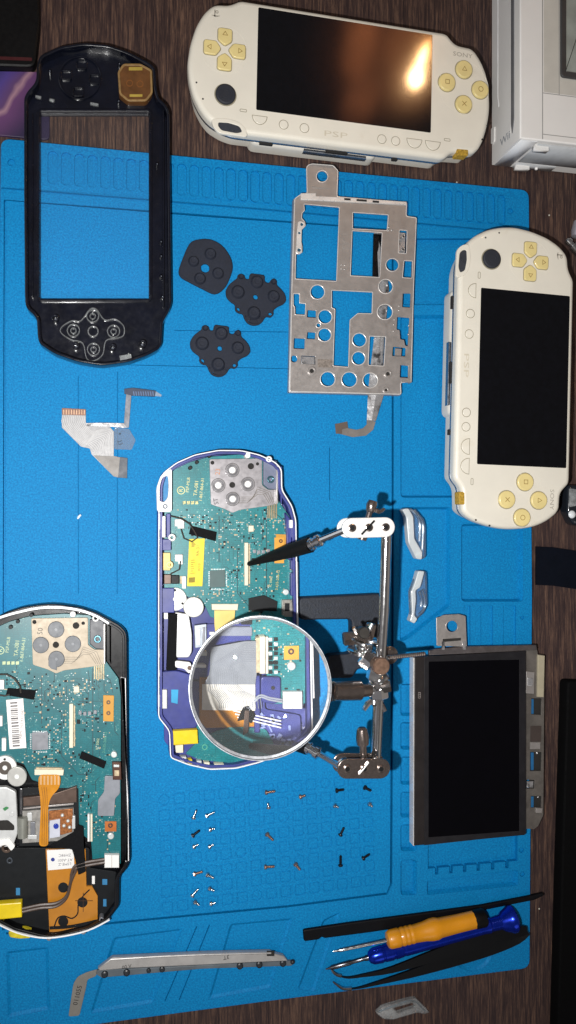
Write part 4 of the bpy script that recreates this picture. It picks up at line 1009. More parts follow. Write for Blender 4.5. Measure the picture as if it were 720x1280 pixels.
    while k < 70:
        cx, cy, sx, sy = random.choice(zones); x, y = random.gauss(cx, sx*1.3), random.gauss(cy, sy*1.3); l_ = random.uniform(4, 16); p = [(x, y)]
        d_ = random.choice(((1, 0), (0, 1), (0, -1)))
        p.append((x+d_[0]*l_, y+d_[1]*l_)); e_ = (.7, .7) if d_ == (1, 0) else (.7, .7*d_[1]); p.append((p[1][0]+e_[0]*l_*.5, p[1][1]+e_[1]*l_*.5))
        pp = q(p)
        if not all(inside(c, poly) for c in pp): continue
        k += 1; b.plate([X(band(pp, random.choice((.45, .6, .9))), ZP)], ZP-.05, ZP+.02+k*.0008)
    tag(b.build('fine_traces', M('trace_deep', '04383f' if K == 'L' else '0b565a', .5), pcb, 0), kind='stuff')
    def pl(name, pts, z0, z1, mat, par=t, r=.0, bev=.12, mapped=True, holes=()):
        z = ZP + z1; pp = q(pts) if mapped else pts
        o = X(rp(pp, r, 3) if r else pp, z)
        b = MB(); b.plate([o]+[X(q(h) if mapped else h, z) for h in holes], ZP+z0, z, bev); return b.build(name, mat, par)
    def disc(name, c, r, z0, z1, mat, par=t, hole=0, bev=.15, mapped=True):
        rr_ = r*(1 if K == 'L' else .93); cc = mp(c) if mapped else c
        b = MB(); o = X(circ(*cc, rr_, 24), ZP+z1); ol = [o]
        if hole: ol.append(X(circ(*cc, rr_*hole, 18), ZP+z1))
        b.plate(ol, ZP+z0, ZP+z1, bev, 2); return b.build(name, mat, par)
    def txt(name, s_, c, size, ang, mat, par, z=.04, mapped=True, sx=1.0):
        b = MB(); b.text(s_, W(*(mp(c) if mapped else c), ZP+z), ZP+z, size, R(ang), .02, sx); return b.build(name, mat, par)
    # printed lettering
    M_PR = M('board_print', 'b8c79a' if K == 'L' else 'd6cf8e', .5)
    txt('board_lettering', 'TA-081', (21, 810), 2.7, 84, M_PR, pcb); txt('board_lettering', '1-867-864-31', (28.5, 812), 2.3, 84, M_PR, pcb); txt('board_lettering', 'PSP-MLB', (10, 806), 2.2, 84, M_PR, pcb)
    b = MB(); c = circ(*mp((0.5, 813)), 5, 22); b.plate([X(c, ZP), X(circ(*mp((0.5, 813)), 4.1, 22), ZP)], ZP-.05, ZP+.05); b.build('round_mark', M_PR, pcb); txt('board_lettering', 'R', (0.5, 813), 3, 84, M_PR, pcb)
    for i in range(4): x = 3+i*5.6; pl('test_pad', [(x, 827), (x+4, 826.5), (x+4, 830.5), (x, 831)], -.05, .06, M_PR, pcb, bev=0)
    txt('board_lettering', '2-635-208-12', (131, 928), 2.0, 84, M('dim_print', '4f8f78' if K == 'L' else 'c8b25e', .5), pcb); txt('board_lettering', 'IC 5002', (122, 930), 1.8, 84, M_PR, pcb)
    for pth in ([(95, 880), (110, 878), (112, 850), (110, 838)], [(77, 890), (77, 945), (98, 968), (112, 968)], [(116, 835), (116, 950), (114, 966)], [(52, 846), (52, 905)], [(122, 838), (138, 850), (141, 866)]):
        b = MB(); b.plate([X(band(q(pth), 1.1), ZP)], ZP-.05, ZP+.04); b.build('board_trace', M('trace_dark', '064048', .5), pcb)
    # button contact sheet
    M_BS = M('contact_sheet_l', 'a0937f', .45, metal=.1, var=.04) if K == 'L' else M('contact_sheet_m', '9a979a', .36, metal=.55, var=.08)
    sh = pl('contact_sheet', [(39, 773), (110, 772), (110, 806), (118, 812), (130, 812), (130, 830), (118, 833), (80, 838), (70, 842), (60, 837), (41, 831)], .2, 1.6, M_BS, t, r=2.0)
    M_DOME = M('dome_film_dark', '565a60', .45, var=.15) if K == 'L' else M('dome_film', '8a888a', .3, metal=.5)
    for (x, y) in ((70, 787), (51, 806.5), (91, 805), (70.5, 824)):
        d_ = disc('contact_dome', (x, y), 10.3 if K == 'L' else 9.6, 1.4, 2.3, M_DOME, sh, bev=.3)
        if K == 'M':
            disc('dome_ring', (x, y), 7.2, 2.1, 2.5, M('dome_ring_grey', '77767a', .3, metal=.6), d_, hole=.75, bev=.1); disc('dome_centre', (x, y), 4.4, 2.1, 2.7, M_WHT, d_, bev=.3)
        else: disc('dome_ring', (x, y), 2.0, 2.2, 2.4, M('dome_dot', '6e7278', .4), d_, bev=.05)
    if K == 'L': pl('film_corner', [(60.5, 822), (71, 823), (71, 838), (64, 836), (60.5, 832)], 1.5, 2.35, M_DOME, sh)
    for (x, y, r) in ((69.8, 806, 4), (95, 782, 4.2), (104, 779, 2.2), (43, 777.5, 2.6)): 
        h = disc('sheet_hole', (x, y), r, 1.5, 1.75, M_DARKHOLE, sh, bev=.02)
    for k in range(4):
        b = MB(); b.plate([X(band(q([(72+k*3, 829-k*2.5), (90+k*3, 829-k*2.5), (104, 818-k*3.2), (112+k*3, 818-k*1.0), (120+k*2.3, 830)]), .55), ZP+1.65)], ZP+1.55, ZP+1.68); b.build('sheet_trace', M('sheet_trace_grey', '5f574a', .4), sh)
    txt('sheet_mark', '50' if K == 'L' else '23', (50.5, 789), 3.6, 86, M('sheet_ink', '57534c' if K == 'L' else 'b9805e', .6), sh, 1.66)
    if K == 'M': txt('sheet_mark', 'ST', (48, 827), 3.4, 100, M('sheet_ink_black', '2a2a2e', .6), sh, 1.66)
    b = MB()
    for i in range(6): x = 117.5+i*2.3; b.plate([X(q([(x, 829), (x+1.2, 829), (x+1.2, 849), (x, 849)]), ZP+.9)], ZP+.3, ZP+1.0)
    tag(b.build('contact_fingers', M('finger_gold', 'a89878', .35, metal=.5), sh), kind='stuff')
    # corner holder
    cb = pl('corner_holder', [(112, 774), (130, 775), (131, 812), (119, 811), (112, 805)], 0, 2.6, M('holder_plastic', '33363f' if K == 'L' else '6b7288', .4, coat=.3, var=.2), t, r=1.5, bev=.4)
    disc('screw_head', (122, 799), 5, 2.3, 3.3, M('screw_teal', '5f8a98', .25, metal=.8), cb, hole=.45, bev=.3)
    pl('guide_rail', [(129.5, 780), (131.5, 780), (131.5, 830), (129.5, 830)], 1, 4.2, M_STEELD, t); pl('guide_rail', [(135, 782), (137, 783), (137, 832), (135, 826)], 1, 4.2, M_SH, t)
    disc('boss', (91, 768), 3.8, 0, 5.2, M_WHT, t, bev=.5); disc('boss', (119.5, 773), 4.2, 0, 5.2, M_WHT, t, hole=.5, bev=.3)
    # top-arc fittings
    for (x, y, r) in ((22, 777, 2.4), (13, 784, 2.6), (39, 769, 2.4)): disc('arc_pin', (x, y), r, 0, 2.6, M_CHIP, t)
    # connectors and chips
    c = pl('long_connector', [(86.5, 880), (91.5, 880), (91.5, 935), (86.5, 935)], 0, 1.9, M_CONN, t, bev=.3); pl('connector_pins', [(92, 882), (94, 882), (94, 933), (92, 933)], 0, .8, M_TAN, c)
    p_ = pl('orange_pad', [(129, 869), (142.5, 869.5), (142, 902), (129, 901.5)], 0, .7, M('orange_pad_film', 'c08a28', .45, var=.08), t, r=.8)
    for y in (878, 891.5): disc('pad_screw', (135.5, y), 2.6, .6, 1.0, M_BRN, p_, hole=.4, bev=.1)
    ch = pl('main_chip', [(39.5, 916), (60, 915), (60.5, 937), (40, 938)], 0, 1.1, M_GCHIP if K == 'L' else M('slate_chip', '3c5656', .45), t)
    b = MB()
    for i in range(9):
        for (x0, y0) in ((37.6, 917+i*2.2), (61.2, 917+i*2.2)): b.plate([X(q([(x0, y0), (x0+1.6, y0), (x0+1.6, y0+1), (x0, y0+1)]), ZP)], ZP, ZP+.3)
        for (x0, y0) in ((41+i*2.1, 913.4), (41+i*2.1, 939)): b.plate([X(q([(x0, y0), (x0+1, y0), (x0+1, y0+1.6), (x0, y0+1.6)]), ZP)], ZP, ZP+.3)
    tag(b.build('chip_pins', M_SMW, ch), kind='stuff')
    pl('small_connector', [(92, 858), (99, 858), (99, 866), (92, 866)], 0, 1.6, M_CONN, t, bev=.3)
    for (x0, y0, x1, y1) in ((2, 923, 7.5, 939), (-4, 850, 5, 862), (-3, 895, 3, 908)): w_ = pl('white_connector', [(x0, y0), (x1, y0), (x1, y1), (x0, y1)], 0, 2.2, M_WHT, t, r=.8, bev=.3)
    for (x0, y0) in ((98, 889), (104, 890), (110, 889.5), (117, 888)): pl('capacitor', [(x0, y0), (x0+4, y0), (x0+4, y0+4.5), (x0, y0+4.5)], 0, 1.1, M_GCHIP, t)
    pl('pin_header', [(96, 900), (100, 900), (100, 905), (96, 905)], 0, 1.2, M_CHIP, t)
    # tapes and stickers
    if K == 'L':
        pl('black_tape', [(9.5, 860), (45, 863), (42.5, 875), (7, 869)], .9, 1.3, M_TAPE, t, r=.8)
        s_ = pl('barcode_sticker', [(7.5, 875), (29, 873), (33, 935), (12, 936.5)], .6, .9, M('sticker_white', 'e4e2e0', .5, var=.03), t, r=.5, bev=.05)
        b = MB(); y = 878
        while y < 932:
            h = random.choice((.8, 1.2, 1.9)); f_ = (y-875)/61
            b.plate([X([(12.5+3.6*f_, y), (21.5+3.6*f_, y-.6), (21.5+3.6*f_, y-.6+h), (12.5+3.6*f_, y+h)], ZP+.95)], ZP+.88, ZP+.96); y += h + random.choice((.9, 1.3, 2.0))
        tag(b.build('barcode', M('bar_ink', '5d5a5c', .6), s_), kind='stuff')
        txt('sticker_lettering', 'A8ML 562-432-047', (27, 905), 1.9, 86, M('sticker_ink', '8b7f7c', .6), s_, .97)
        pl('black_tape', [(102, 939), (133, 952), (130, 961), (99, 948)], .9, 1.3, M_TAPE, t, r=.8)
        wires = [[(-6, 843, 2.5), (8, 843, 3.2), (18, 848, 3.5), (25, 858, 3), (26, 866, 1.8)], [(-6, 868, 2), (6, 870, 2), (12, 868, 1.8)]]
    else:
        pl('black_tape', [(238.6, 657), (271, 665), (269.5, 676.6), (236, 667.6)], .9, 1.3, M_TAPE, t, r=.8, mapped=False)
        s_ = pl('yellow_sticker', [(236.5, 673.8), (256, 673), (253, 732.8), (233.8, 732.8)], .6, .9, M('sticker_yellow', 'e2cc1c', .5, var=.06), t, r=.5, bev=.05, mapped=False)
        M_SY = M('sticker_dim_ink', '8a7608', .6)
        b = MB()
        for i in range(12):
            y = 678+i*1.3 if i < 5 else 700+(i-5)*2.7; x = 239.5-(y-674)*.04; w_ = random.uniform(3, 6)
            b.plate([X([(x, y), (x+w_, y-.3), (x+w_, y+.5), (x, y+.8)], ZP+.95)], ZP+.88, ZP+.96)
        b.plate([X([(236, 722), (244, 721.5), (243.6, 728), (235.8, 728.5)], ZP+.95)], ZP+.88, ZP+.96)
        tag(b.build('sticker_lines', M_SY, s_), kind='stuff'); txt('sticker_lettering', '9A-31', (247.5, 688), 2.4, 88, M_SY, s_, .97, False); txt('sticker_lettering', '8210', (249, 709), 2.0, 88, M_SY, s_, .97, False)
        txt('sheet_strip', 'JULIAGM', (238, 628), 2.2, 6, M('strip_ink', '3c5a58', .5), pcb, .05, False)
        wires = [[(213, 645, 2.5), (226, 648, 3), (237, 655, 3.2), (243, 664, 2.6), (247, 672, 1.6), (240, 677, 1.5), (230, 673, 1.5), (226, 660, 1.5)], [(226, 700, 2), (224, 712, 2.6), (214, 717, 3), (208, 722, 3)]]
        for (x, y) in ((223, 653), (223.5, 697)): w_ = pl('white_connector', [(x-4.5, y-4), (x+4.5, y-4), (x+4.5, y+5), (x-4.5, y+5)], 0, 2.4, M_WHT, t, r=1, bev=.4, mapped=False)
    for wi in wires:
        b = MB(); pp = [P3(x, y, ZP+z) for x, y, z in wi]; b.tube([Vector(v) for v in cr([tuple(p) for p in pp], 5, False)] if False else pp, .42, 6); b.build('wire', M_WIRE, t)
    # drive: gears, plate, laser sled, flex
    M_GEAR = M('gear_white', 'dcdedc', .45, var=.04)
    if K == 'L': g1, g2, r1, r2, mm = (6, 960), (21, 971), 15, 12.5, True
    else: g1, g2, r1, r2, mm = (219, 749), (242, 759), 15.5, 14, False
    d1 = disc('gear', g1, r1, 0, 2.4, M_GEAR, t, bev=.3, mapped=mm)
    disc('gear_hub', g1, 8.5, 2.2, 2.6, M('hub_dark', '4b443e', .5, metal=.3) if K == 'L' else M_GEAR, d1, mapped=mm, bev=.1); disc('gear_hub', g1, 3, 2.3, 3.0, M_GEAR, d1, mapped=mm)
    for k in range(3):
        a = k*2.1+.5; disc('gear_hole', (g1[0]+r1*.72*math.cos(a)*(.93 if not mm else 1), g1[1]+r1*.72*math.sin(a)), 1.6, 2.2, 2.45, M_DARKHOLE, d1, mapped=mm, bev=.02)
    d2 = disc('gear', g2, r2, .4, 3.2, M('gear_grey', 'b4b4b0', .4, metal=.4, var=.08), t, bev=.4, mapped=mm); disc('gear_hub', g2, 3, 3, 3.6, M_GEAR, d2, mapped=mm)
    pp = [(-25, 985), (8, 984), (20, 990), (21.5, 1020), (22, 1042), (16, 1058), (-25, 1062)] if K == 'L' else [(219, 765), (236, 768), (240, 792), (240, 815), (236, 822), (220, 822)]
    zp = pl('drive_plate', pp, 0, 3.4, M_PLATE, t, r=2.5, bev=.4, mapped=mm)
    if K == 'L':
        pl('plate_opening', [(-8, 1026), (10, 1025), (18, 1032), (18, 1038), (-8, 1038)], 3.2, 3.5, M_DARKHOLE, zp, r=2)
        pl('green_dab', [(3, 1011), (8, 1008), (11.5, 1010), (6, 1014)], 3.3, 3.6, M('green_paint', '2f7a46', .5), zp, r=1)
        disc('plate_screw', (8, 1060), 6.5, 0, 3.8, M('screw_brown', '6a5a50', .3, metal=.7), zp, hole=.5); disc('plate_dimple', (14.5, 1018), 3, 3.2, 3.6, M_PLATE, zp); pl('plate_arm', [(-20, 1052), (12, 1048), (19, 1058), (14, 1064), (8, 1056), (-20, 1062)], 2, 4.2, M_WHT, zp, r=2)
    else:
        pl('plate_arm', [(219, 826), (238, 828), (241, 838), (236, 842), (230, 836), (219, 834)], 1, 4, M_WHT, zp, r=2, mapped=False); disc('plate_screw', (237, 835), 3, 3, 4.2, M_BRN, zp, mapped=False)
        pl('sled_frame', [(243, 782), (258, 780), (258, 808), (244, 810)], 0, 3.2, M('frame_grey', 'aab2bc', .35, metal=.5), t, r=.8, mapped=False)
        pl('sled_bar', [(246, 786), (250, 786), (250, 806), (246, 806)], 3, 4.2, M_WHT, t, mapped=False); pl('sled_bar', [(253, 784), (256, 784), (256, 806), (253, 806)], 3, 4.2, M_GCHIP, t, mapped=False)
    bay = pl('sled_bay', [(24, 985), (98, 983), (99, 1056), (24, 1058)], -2.4, -.6, M_CHIP if K == 'L' else M_SH, t)
    if K == 'L':
        pl('sled_cover', [(29, 997), (62, 994), (96, 983), (96, 1003), (60, 1006), (29, 1008)], 0, 2.4, M_BRN, t, bev=.3)
        pl('guide_rod', [(25, 986), (28, 986), (28, 1018), (25, 1018)], .5, 2.6, M_STL, t); pl('sled_edge', [(29, 1010), (92, 1004), (92, 1006), (29, 1012)], 0, 2.8, M_STEEL, t)
        pl('sled_body', [(28, 1014), (92, 1010), (92, 1050), (28, 1054)], -1, 1.0, M('sled_grey', '8a8884', .5, var=.3, scale=400), t)
        pl('coil_block', [(61, 1014), (91, 1011), (90, 1040), (76, 1044), (61, 1028)], .8, 2.0, M_COPP, t); pl('lens_block', [(62, 1026), (75, 1024), (75, 1046), (62, 1048)], .8, 2.8, M('lens_block_pale', 'b9bcc8', .35), t)
        disc('lens', (70, 1033), 3.4, 2.6, 3.2, M('lens_blue', '2a3c9a', .15), t)
        b = MB(); b.lathe(P3(28.5, 1021, ZP+2), (P3(28.5, 1046, ZP+2)-P3(28.5, 1021, ZP+2)), [(0, 2.2), (.2, 2.6), (10.2, 2.6), (10.5, 2.0)], 14); b.build('motor', M('motor_grey', '9a9c94', .35, metal=.5), t)
        for (x0, y0, x1, y1, m_) in ((34, 1016, 40, 1026, M_PLATE), (38, 1028, 44, 1044, M_GCHIP), (35, 1044, 46, 1049, M_PLATE), (84, 1016, 91, 1024, M_COPP), (90, 1020, 94, 1036, M_PLATE)): pl('sled_piece', [(x0, y0), (x1, y0), (x1, y1), (x0, y1)], .5, 2.4, m_, t, r=.6)
        for (x, y) in ((78, 1019), (85, 1026), (80, 1032), (87, 1034)): b = MB(); b.ball(P3(x, y, ZP+2.2), .9); b.build('solder_bead', M_SMW, t)
        z_ = pl('flex_connector', [(43, 962), (80, 962.5), (79, 969.5), (43, 969)], 0, 2.2, M_CONN, t, bev=.3); pl('latch', [(45, 959.5), (78, 960), (78, 962), (45, 961.8)], 0, 1.4, M_TAN, z_)
        fx = rp([(48, 968.5), (76, 968.5), (75, 984), (63, 997), (60, 1010), (60.5, 1058), (48.5, 1058), (51, 1010), (50, 995), (48, 984)], 6, 4)
        fl = pl('amber_flex', fx, 2.6, 2.9, M('amber_flex_film', 'c4821c', .3, var=.15, coat=.4), t, bev=.05)
        b = MB()
        for i in range(6): x = 50+i*4.4; b.plate([X([(x, 970), (x+2.2, 970), (x+2.2, 981), (x, 981)], ZP+2.95)], ZP+2.88, ZP+2.96)
        tag(b.build('flex_lines', M('flex_line_pale', 'c8a070', .4), fl), kind='stuff')
        for k in range(3):
            b = MB(); b.plate([X(band(cr([(52+k*3, 984), (54+k*2.5, 1000), (53+k*2.6, 1020), (52.5+k*2.6, 1056)], 4, False), .7), ZP+2.97)], ZP+2.88, ZP+2.95); b.build('flex_trace', M('flex_line_dark', '8a5410', .4), fl)
    else:
        z_ = pl('flex_connector', [(264.5, 755), (298, 755), (297, 763), (265, 762.5)], 0, 2.2, M_CONN, t, bev=.3, mapped=False)
        pl('amber_flex', [(268, 763), (294, 763), (293, 775), (286, 783), (284, 800), (270, 800), (268, 780)], 2.4, 2.8, M('yellow_flex_film', 'dcc472', .35, var=.1), t, mapped=False, bev=.05)
        # ribbon, connector and bracket under the magnifier
        rb = pl('wide_ribbon', [(279, 822), (312, 816), (322, 816), (322, 846), (321, 852), (320, 862), (320, 878), (273, 879), (273, 856), (278, 846)], 2.8, 3.1, M('ribbon_silver', '90959d', .35, metal=.3, var=.1), t, r=2, bev=.05, mapped=False)
        pl('ribbon_backing', [(271, 856), (320.5, 856), (320.5, 880), (271, 880)], 2.9, 3.15, M('backing_white', 'd8d4ca', .5), t, mapped=False, bev=.05)
        mt_ = M('ribbon_trace_soft', '7d828b', .4, metal=.2)
        for k in range(16):
            b = MB(); x_ = 277.5+k*1.75
            a_ = [(321, 817.5+k*1.7), (311-k*.5, 818+k*1.7), (x_+1.5, 838+k*.2), (x_, 846), (x_, 856)]
            if k > 10: a_ = [(x_+1, 838+(k-11)*1.5), (x_, 846), (x_, 856)]
            b.plate([X(band(a_, .42), ZP+3.15)], ZP+3.05, ZP+3.14)
            c_ = [(x_, 856), (x_+2+k*.3, 862), (x_+8+k*.9, 869), (x_+9+k*.9, 878)] if k > 7 else [(x_, 856), (x_-1, 862-k*.3), (x_+6, 868), (x_+10, 874), (x_+10, 878)]
            b.plate([X(band(c_, .6), ZP+3.2)], ZP+3.1, ZP+3.22); b.build('ribbon_trace', mt_, rb)
        for (x0, y0, x1, y1, m_, z1) in ((262, 790, 300, 794, M_RIMW, 2.2), (262, 798, 278, 812, M_GCHIP, 1.6), (284, 797, 306, 801, M_PLATE, 2.0), (286, 804, 318, 812, M('bay_grey', '8a90a0', .4, metal=.3), 1.2), (262, 816, 277, 820, M_RIMW, 2.4), (262, 826, 276, 830, M_PLATE, 2), (262, 838, 275, 841, M_WHT, 2.2), (308, 790, 318, 802, M_CHIP, 1.2)):
            pl('sled_piece', [(x0, y0), (x1, y0), (x1, y1), (x0, y1)], -.8, z1, m_, t, r=.8, mapped=False, bev=.2)
        cn_ = pl('long_connector', [(325, 812), (330, 812), (330, 846), (325, 846)], 0, 3.4, M_CONN, t, mapped=False, bev=.3); pl('connector_pins', [(321.5, 813), (325, 813), (325, 845), (321.5, 845)], 1, 3.3, M_TAN, cn_, mapped=False)
        for k in range(8):
            for x_ in (333, 338): pl('capacitor', [(x_, 814+k*4.2), (x_+3.4, 814+k*4.2), (x_+3.4, 817+k*4.2), (x_, 817+k*4.2)], 0, 1, M_CHIP if (k+x_) % 3 else M_SMW, t, mapped=False)
        pl('blue_bracket', [(326, 849), (344, 849), (344, 871), (338, 874), (326, 872)], -.2, 2.6, M_SH, t, r=3, mapped=False, bev=.4); disc('bracket_hole', (337, 859), 2.0, 2.4, 2.75, M_DARKHOLE, t, mapped=False, bev=.02); pl('blue_bar', [(320, 848), (325, 848), (325, 900), (320, 900)], -.4, 2.0, M_SH, t, mapped=False, bev=.4)
        pl('dark_cable', [(304, 890), (309, 877), (314, 875), (321, 884), (317, 892), (312, 888)], 2.6, 3.2, M_TAPE, t, r=1, mapped=False); pl('tan_strip', [(311, 880), (315, 880), (314, 900), (309, 903)], 3.2, 3.6, M_BRN, t, r=1, mapped=False)
        for k in range(2): b = MB(); b.tube([P3(*p, ZP+2.9) for p in cr([(314, 878+k*3), (324, 866+k*2), (334, 868+k*2), (346, 870+k*2)], 4, False)], .36, 6); b.build('wire', M('pale_wire', '9aa0ac', .4), t)
        for k in range(3): b = MB(); b.tube([P3(300+k*2, 880+k*3, ZP+2.2), P3(344, 889+k*3, ZP+1.8)], .28, 6); b.build('white_wire', M_RIMW, t)
        b = MB()
        random.seed(5)
        for k in range(26):
            x_, y_ = random.uniform(326, 352), random.uniform(882, 910); c_ = W(x_, y_, ZP); b.box((c_[0], c_[1], ZP-.4), (random.random()-.5, random.random()-.5, 0), .8, (random.uniform(1, 3), random.uniform(.6, 1.6)))
        tag(b.build('crumpled_film', M('film_pale_blue', '8d9ad0', .25, coat=.5), t), kind='stuff')
    if K == 'L': pl('black_flap', [(60, 1058), (92, 1040), (97, 1031), (104, 1033), (105, 1060), (107, 1090), (98, 1094), (94, 1075), (90, 1062)], 2.8, 3.3, M_TAPE, t, r=1.5)
    # right border
    gs = pl('grey_shield', [(131, 970), (150, 971), (150, 992), (144, 998), (142.5, 1020), (122, 1020), (122.5, 1000), (130, 990)], .3, 1.6, M('shield_grey', '8c9098', .4, metal=.35), t, r=2) if K == 'L' else pl('black_chip_pack', [(311, 748), (330, 744), (347, 752), (346, 764), (311, 763)], 0, 1.5, M_CHIP, t, mapped=False)
    us = pl('port_block', [(140, 953), (151, 953), (152, 975), (141, 975)], 0, 2.6, M('port_brown', '54382e' if K == 'L' else 'a8a49c', .4, metal=.4), t, bev=.3); pl('port_tongue', [(142, 956), (149, 956), (149, 959), (142, 959)], 2.5, 3.0, M_SMW, us); pl('port_tongue', [(143, 963), (149, 963), (149, 970), (143, 970)], 2.5, 2.9, M_TAN, us)
    op = pl('small_orange_pad', [(131, 1027), (145.5, 1027), (145.5, 1039.5), (131, 1039.5)], 0, .8, M('copper_pad_film', 'b0642c' if K == 'L' else 'd09a3c', .4), t); disc('pad_screw', (138, 1032), 3, .7, 1.1, M_BRN, op, hole=.4, bev=.1)
    disc('boss', (138.5, 1045.5), 4.2, 0, 1.6, M_SMW, t, bev=.5); disc('boss', (142.5, 943.5), 4, 0, 2.2, M_SMW, t, bev=.4)
    wc = pl('battery_connector', [(130.5, 1069), (149, 1069), (149, 1085), (130.5, 1085)], 0, 3.0, M_WHT, t, bev=.4); pl('connector_seam', [(139.4, 1069.3), (140, 1069.3), (140, 1084.7), (139.4, 1084.7)], 2.9, 3.05, M_INK, wc, bev=0)
    pl('small_ribbon_connector', [(109.5, 1018), (112, 1018), (112, 1052), (109.5, 1052)], 0, 2, M_WHT, t); pl('small_ribbon_connector', [(113, 1018), (115.6, 1018), (115.6, 1052), (113, 1052)], 0, 1.6, M_CONN, t)
    b = MB(); b.tube([P3(*mp(p), ZP+3.4) for p in ((154, 900), (157.5, 905), (158.5, 1000), (160, 1075))], .35, 6); b.build('edge_wire', M_RIMW, t)
    # lower bay with amber plate
    pl('lower_bay', [(-24, 1060), (112, 1060), (112, 1085), (146, 1090), (146, 1135), (132, 1146), (105, 1164), (63, 1171), (20, 1164), (-10, 1146), (-22, 1135)], -3, -1.2, M_SH if K == 'M' else M_CHIP, t, r=3)
    ap = pl('amber_plate', [(57, 1062), (107, 1062), (108, 1108), (115, 1108), (122, 1120), (122, 1155), (100, 1166), (62, 1172)] if K == 'L' else [(270, 850), (321, 850), (321, 894), (276, 896), (270, 890)], -1, .6, M_ORG, t, bev=.1, mapped=(K == 'L'))
    if K == 'L':
        for (x, y) in ((79, 1109.5), (103, 1128), (79, 1152)): disc('plate_hole', (x, y), 6.4, .5, .75, M_CHIP, ap, bev=.02)
        st = pl('white_sticker', [(58.5, 1063), (92, 1061), (93, 1085), (60, 1088)], .5, .75, M('paper_white', 'e2e2e0', .5, var=.03), ap, bev=.02); disc('blue_dot', (66, 1074.5), 2.4, .7, .82, M('dot_blue', '2a3a8a', .5), st, bev=.02)
        for s_, y in (('LSME-Z', 1080), ('AT-A001', 1075), ('ZH98C', 1069)): txt('sticker_lettering', s_, (81, y), 2.0, 178, M('paper_ink', '6c6a70', .6), st, .78)
        for pth in ([(68, 1158), (72, 1148), (80, 1145), (90, 1148), (97, 1142), (98, 1130), (104, 1120), (112, 1112)], [(62, 1160), (90, 1158), (122, 1151)], [(60, 1169), (95, 1162)]):
            b = MB(); b.plate([X(band(cr(pth, 4, False), 1.6 if len(pth) > 3 else 4), ZP+.7)], ZP+.5, ZP+.72); b.build('plate_line', M_CHIP, ap)
        b = MB(); b.plate([X(band([(94, 1126), (116, 1126)], .7), ZP+.8)], ZP+.7, ZP+.82); b.plate([X(band([(104, 1116), (104, 1140)], .7), ZP+.85)], ZP+.75, ZP+.87); b.build('cross_mark', M('mark_dark', '3a2008', .5), ap)
        yc = pl('yellow_block', [(-14, 1131), (27, 1128), (27.5, 1147), (-12, 1151)], 0, 4.5, M_YELT, t, r=1, bev=.6)
        pl('yellow_foam', [(10, 1166), (18, 1161), (32, 1161), (40, 1164), (38, 1173), (24, 1174), (12, 1172)], 0, 3.5, M('foam_yellow', 'c8b820', .6, var=.3, scale=400), t, r=2, bev=.6)
        disc('screw_head', (2, 1154), 4.4, 1, 3.6, M('screw_brass', 'b8a040', .3, metal=.7), t, hole=.4)
        for dy in (0, 4): b = MB(); b.tube([P3(*p, ZP+2.6) for p in cr([(27, 1136+dy), (50, 1131+dy), (70, 1129+dy), (83, 1120+dy*.6), (88, 1104), (90+dy, 1090), (98, 1080+dy), (131, 1074+dy)], 4, False)], .75, 7); b.build('wire', M('grey_wire', '4e4038', .45), t)
        for (x0, y0, x1, y1) in ((115, 1095, 118.5, 1105), (128, 1099, 134, 1106), (129, 1124, 133, 1133), (20, 1110, 25, 1119)): pl('bay_opening', [(x0, y0), (x1, y0), (x1, y1), (x0, y1)], -1.4, -1.0, M_WHT if x0 == 115 else M('seen_mat_blue', '2c78a8', .6), t, bev=0)
        for (x, y) in ((61, 1173), (104, 1165), (127, 1150)): disc('rim_post', (x, y), 3.2, -1, 3.8, M_GCHIP, t, hole=.45)
        disc('bay_screw', (12, 1076), 4, -1.3, -.6, M('dull_screw', '4a5058', .4, metal=.6), t, hole=.5)
    else:
        yc = pl('yellow_block', [(213.5, 914), (247, 912), (248, 930), (214, 932)], 0, 4.5, M_YELT, t, r=1, bev=.6, mapped=False)
        pl('cream_tab', [(219, 932), (229, 931), (229, 941), (220, 941)], 0, 3.5, M_CONN, t, r=1, mapped=False); pl('yellow_foam', [(234, 950), (240, 949), (241, 955), (235, 955)], 0, 4, M_YELT, t, r=1, mapped=False)
        pl('blue_tray', [(199, 840), (220, 838), (248, 846), (252, 880), (246, 910), (214, 912), (200, 895)], -2, 1.2, M_SH, t, r=4, mapped=False, bev=.5)
        pl('tray_opening', [(214, 862), (223, 862), (222, 880), (214, 878)], 1.0, 1.3, M('seen_mat_blue', '2c98c8', .6), t, mapped=False); pl('black_foam', [(211, 767), (222, 767), (220, 838), (208, 838)], 0, 3.6, M_TAPE, t, mapped=False)
        pl('lower_board', [(246, 905), (262, 918), (282, 900), (300, 894), (330, 896), (336, 906), (345, 930), (340, 945), (300, 955), (250, 950), (232, 942), (244, 930)], -1, .4, M_PCB, t, r=2, mapped=False); disc('board_ring', (256, 934), 4, .3, .7, M('ring_teal', '4c9a86', .4), t, mapped=False, hole=.6)
        # loop corner and left border fittings
        lp = rp([(198, 612), (203, 597), (210, 594), (211, 606), (210, 622), (205, 628), (199, 626)], 4)
        b = MB(); b.plate([X(rp([(195.5, 610), (201, 594), (215, 585), (215, 640), (196.5, 640)], 4), ZR), X(lp, ZR)], 11, ZR+.2, .4); b.build('loop_corner', M_RIMW, t)
        b = MB(); b.plate([X(lp, ZR-2)], 9, ZR-4); b.build('loop_opening', M('seen_mat_blue2', '2a78aa', .6), t)
        disc('loop_screw', (206.5, 633), 3.4, 4.5, 6.0, M('dull_screw', '4a5058', .4, metal=.6), t, hole=.5, mapped=False)
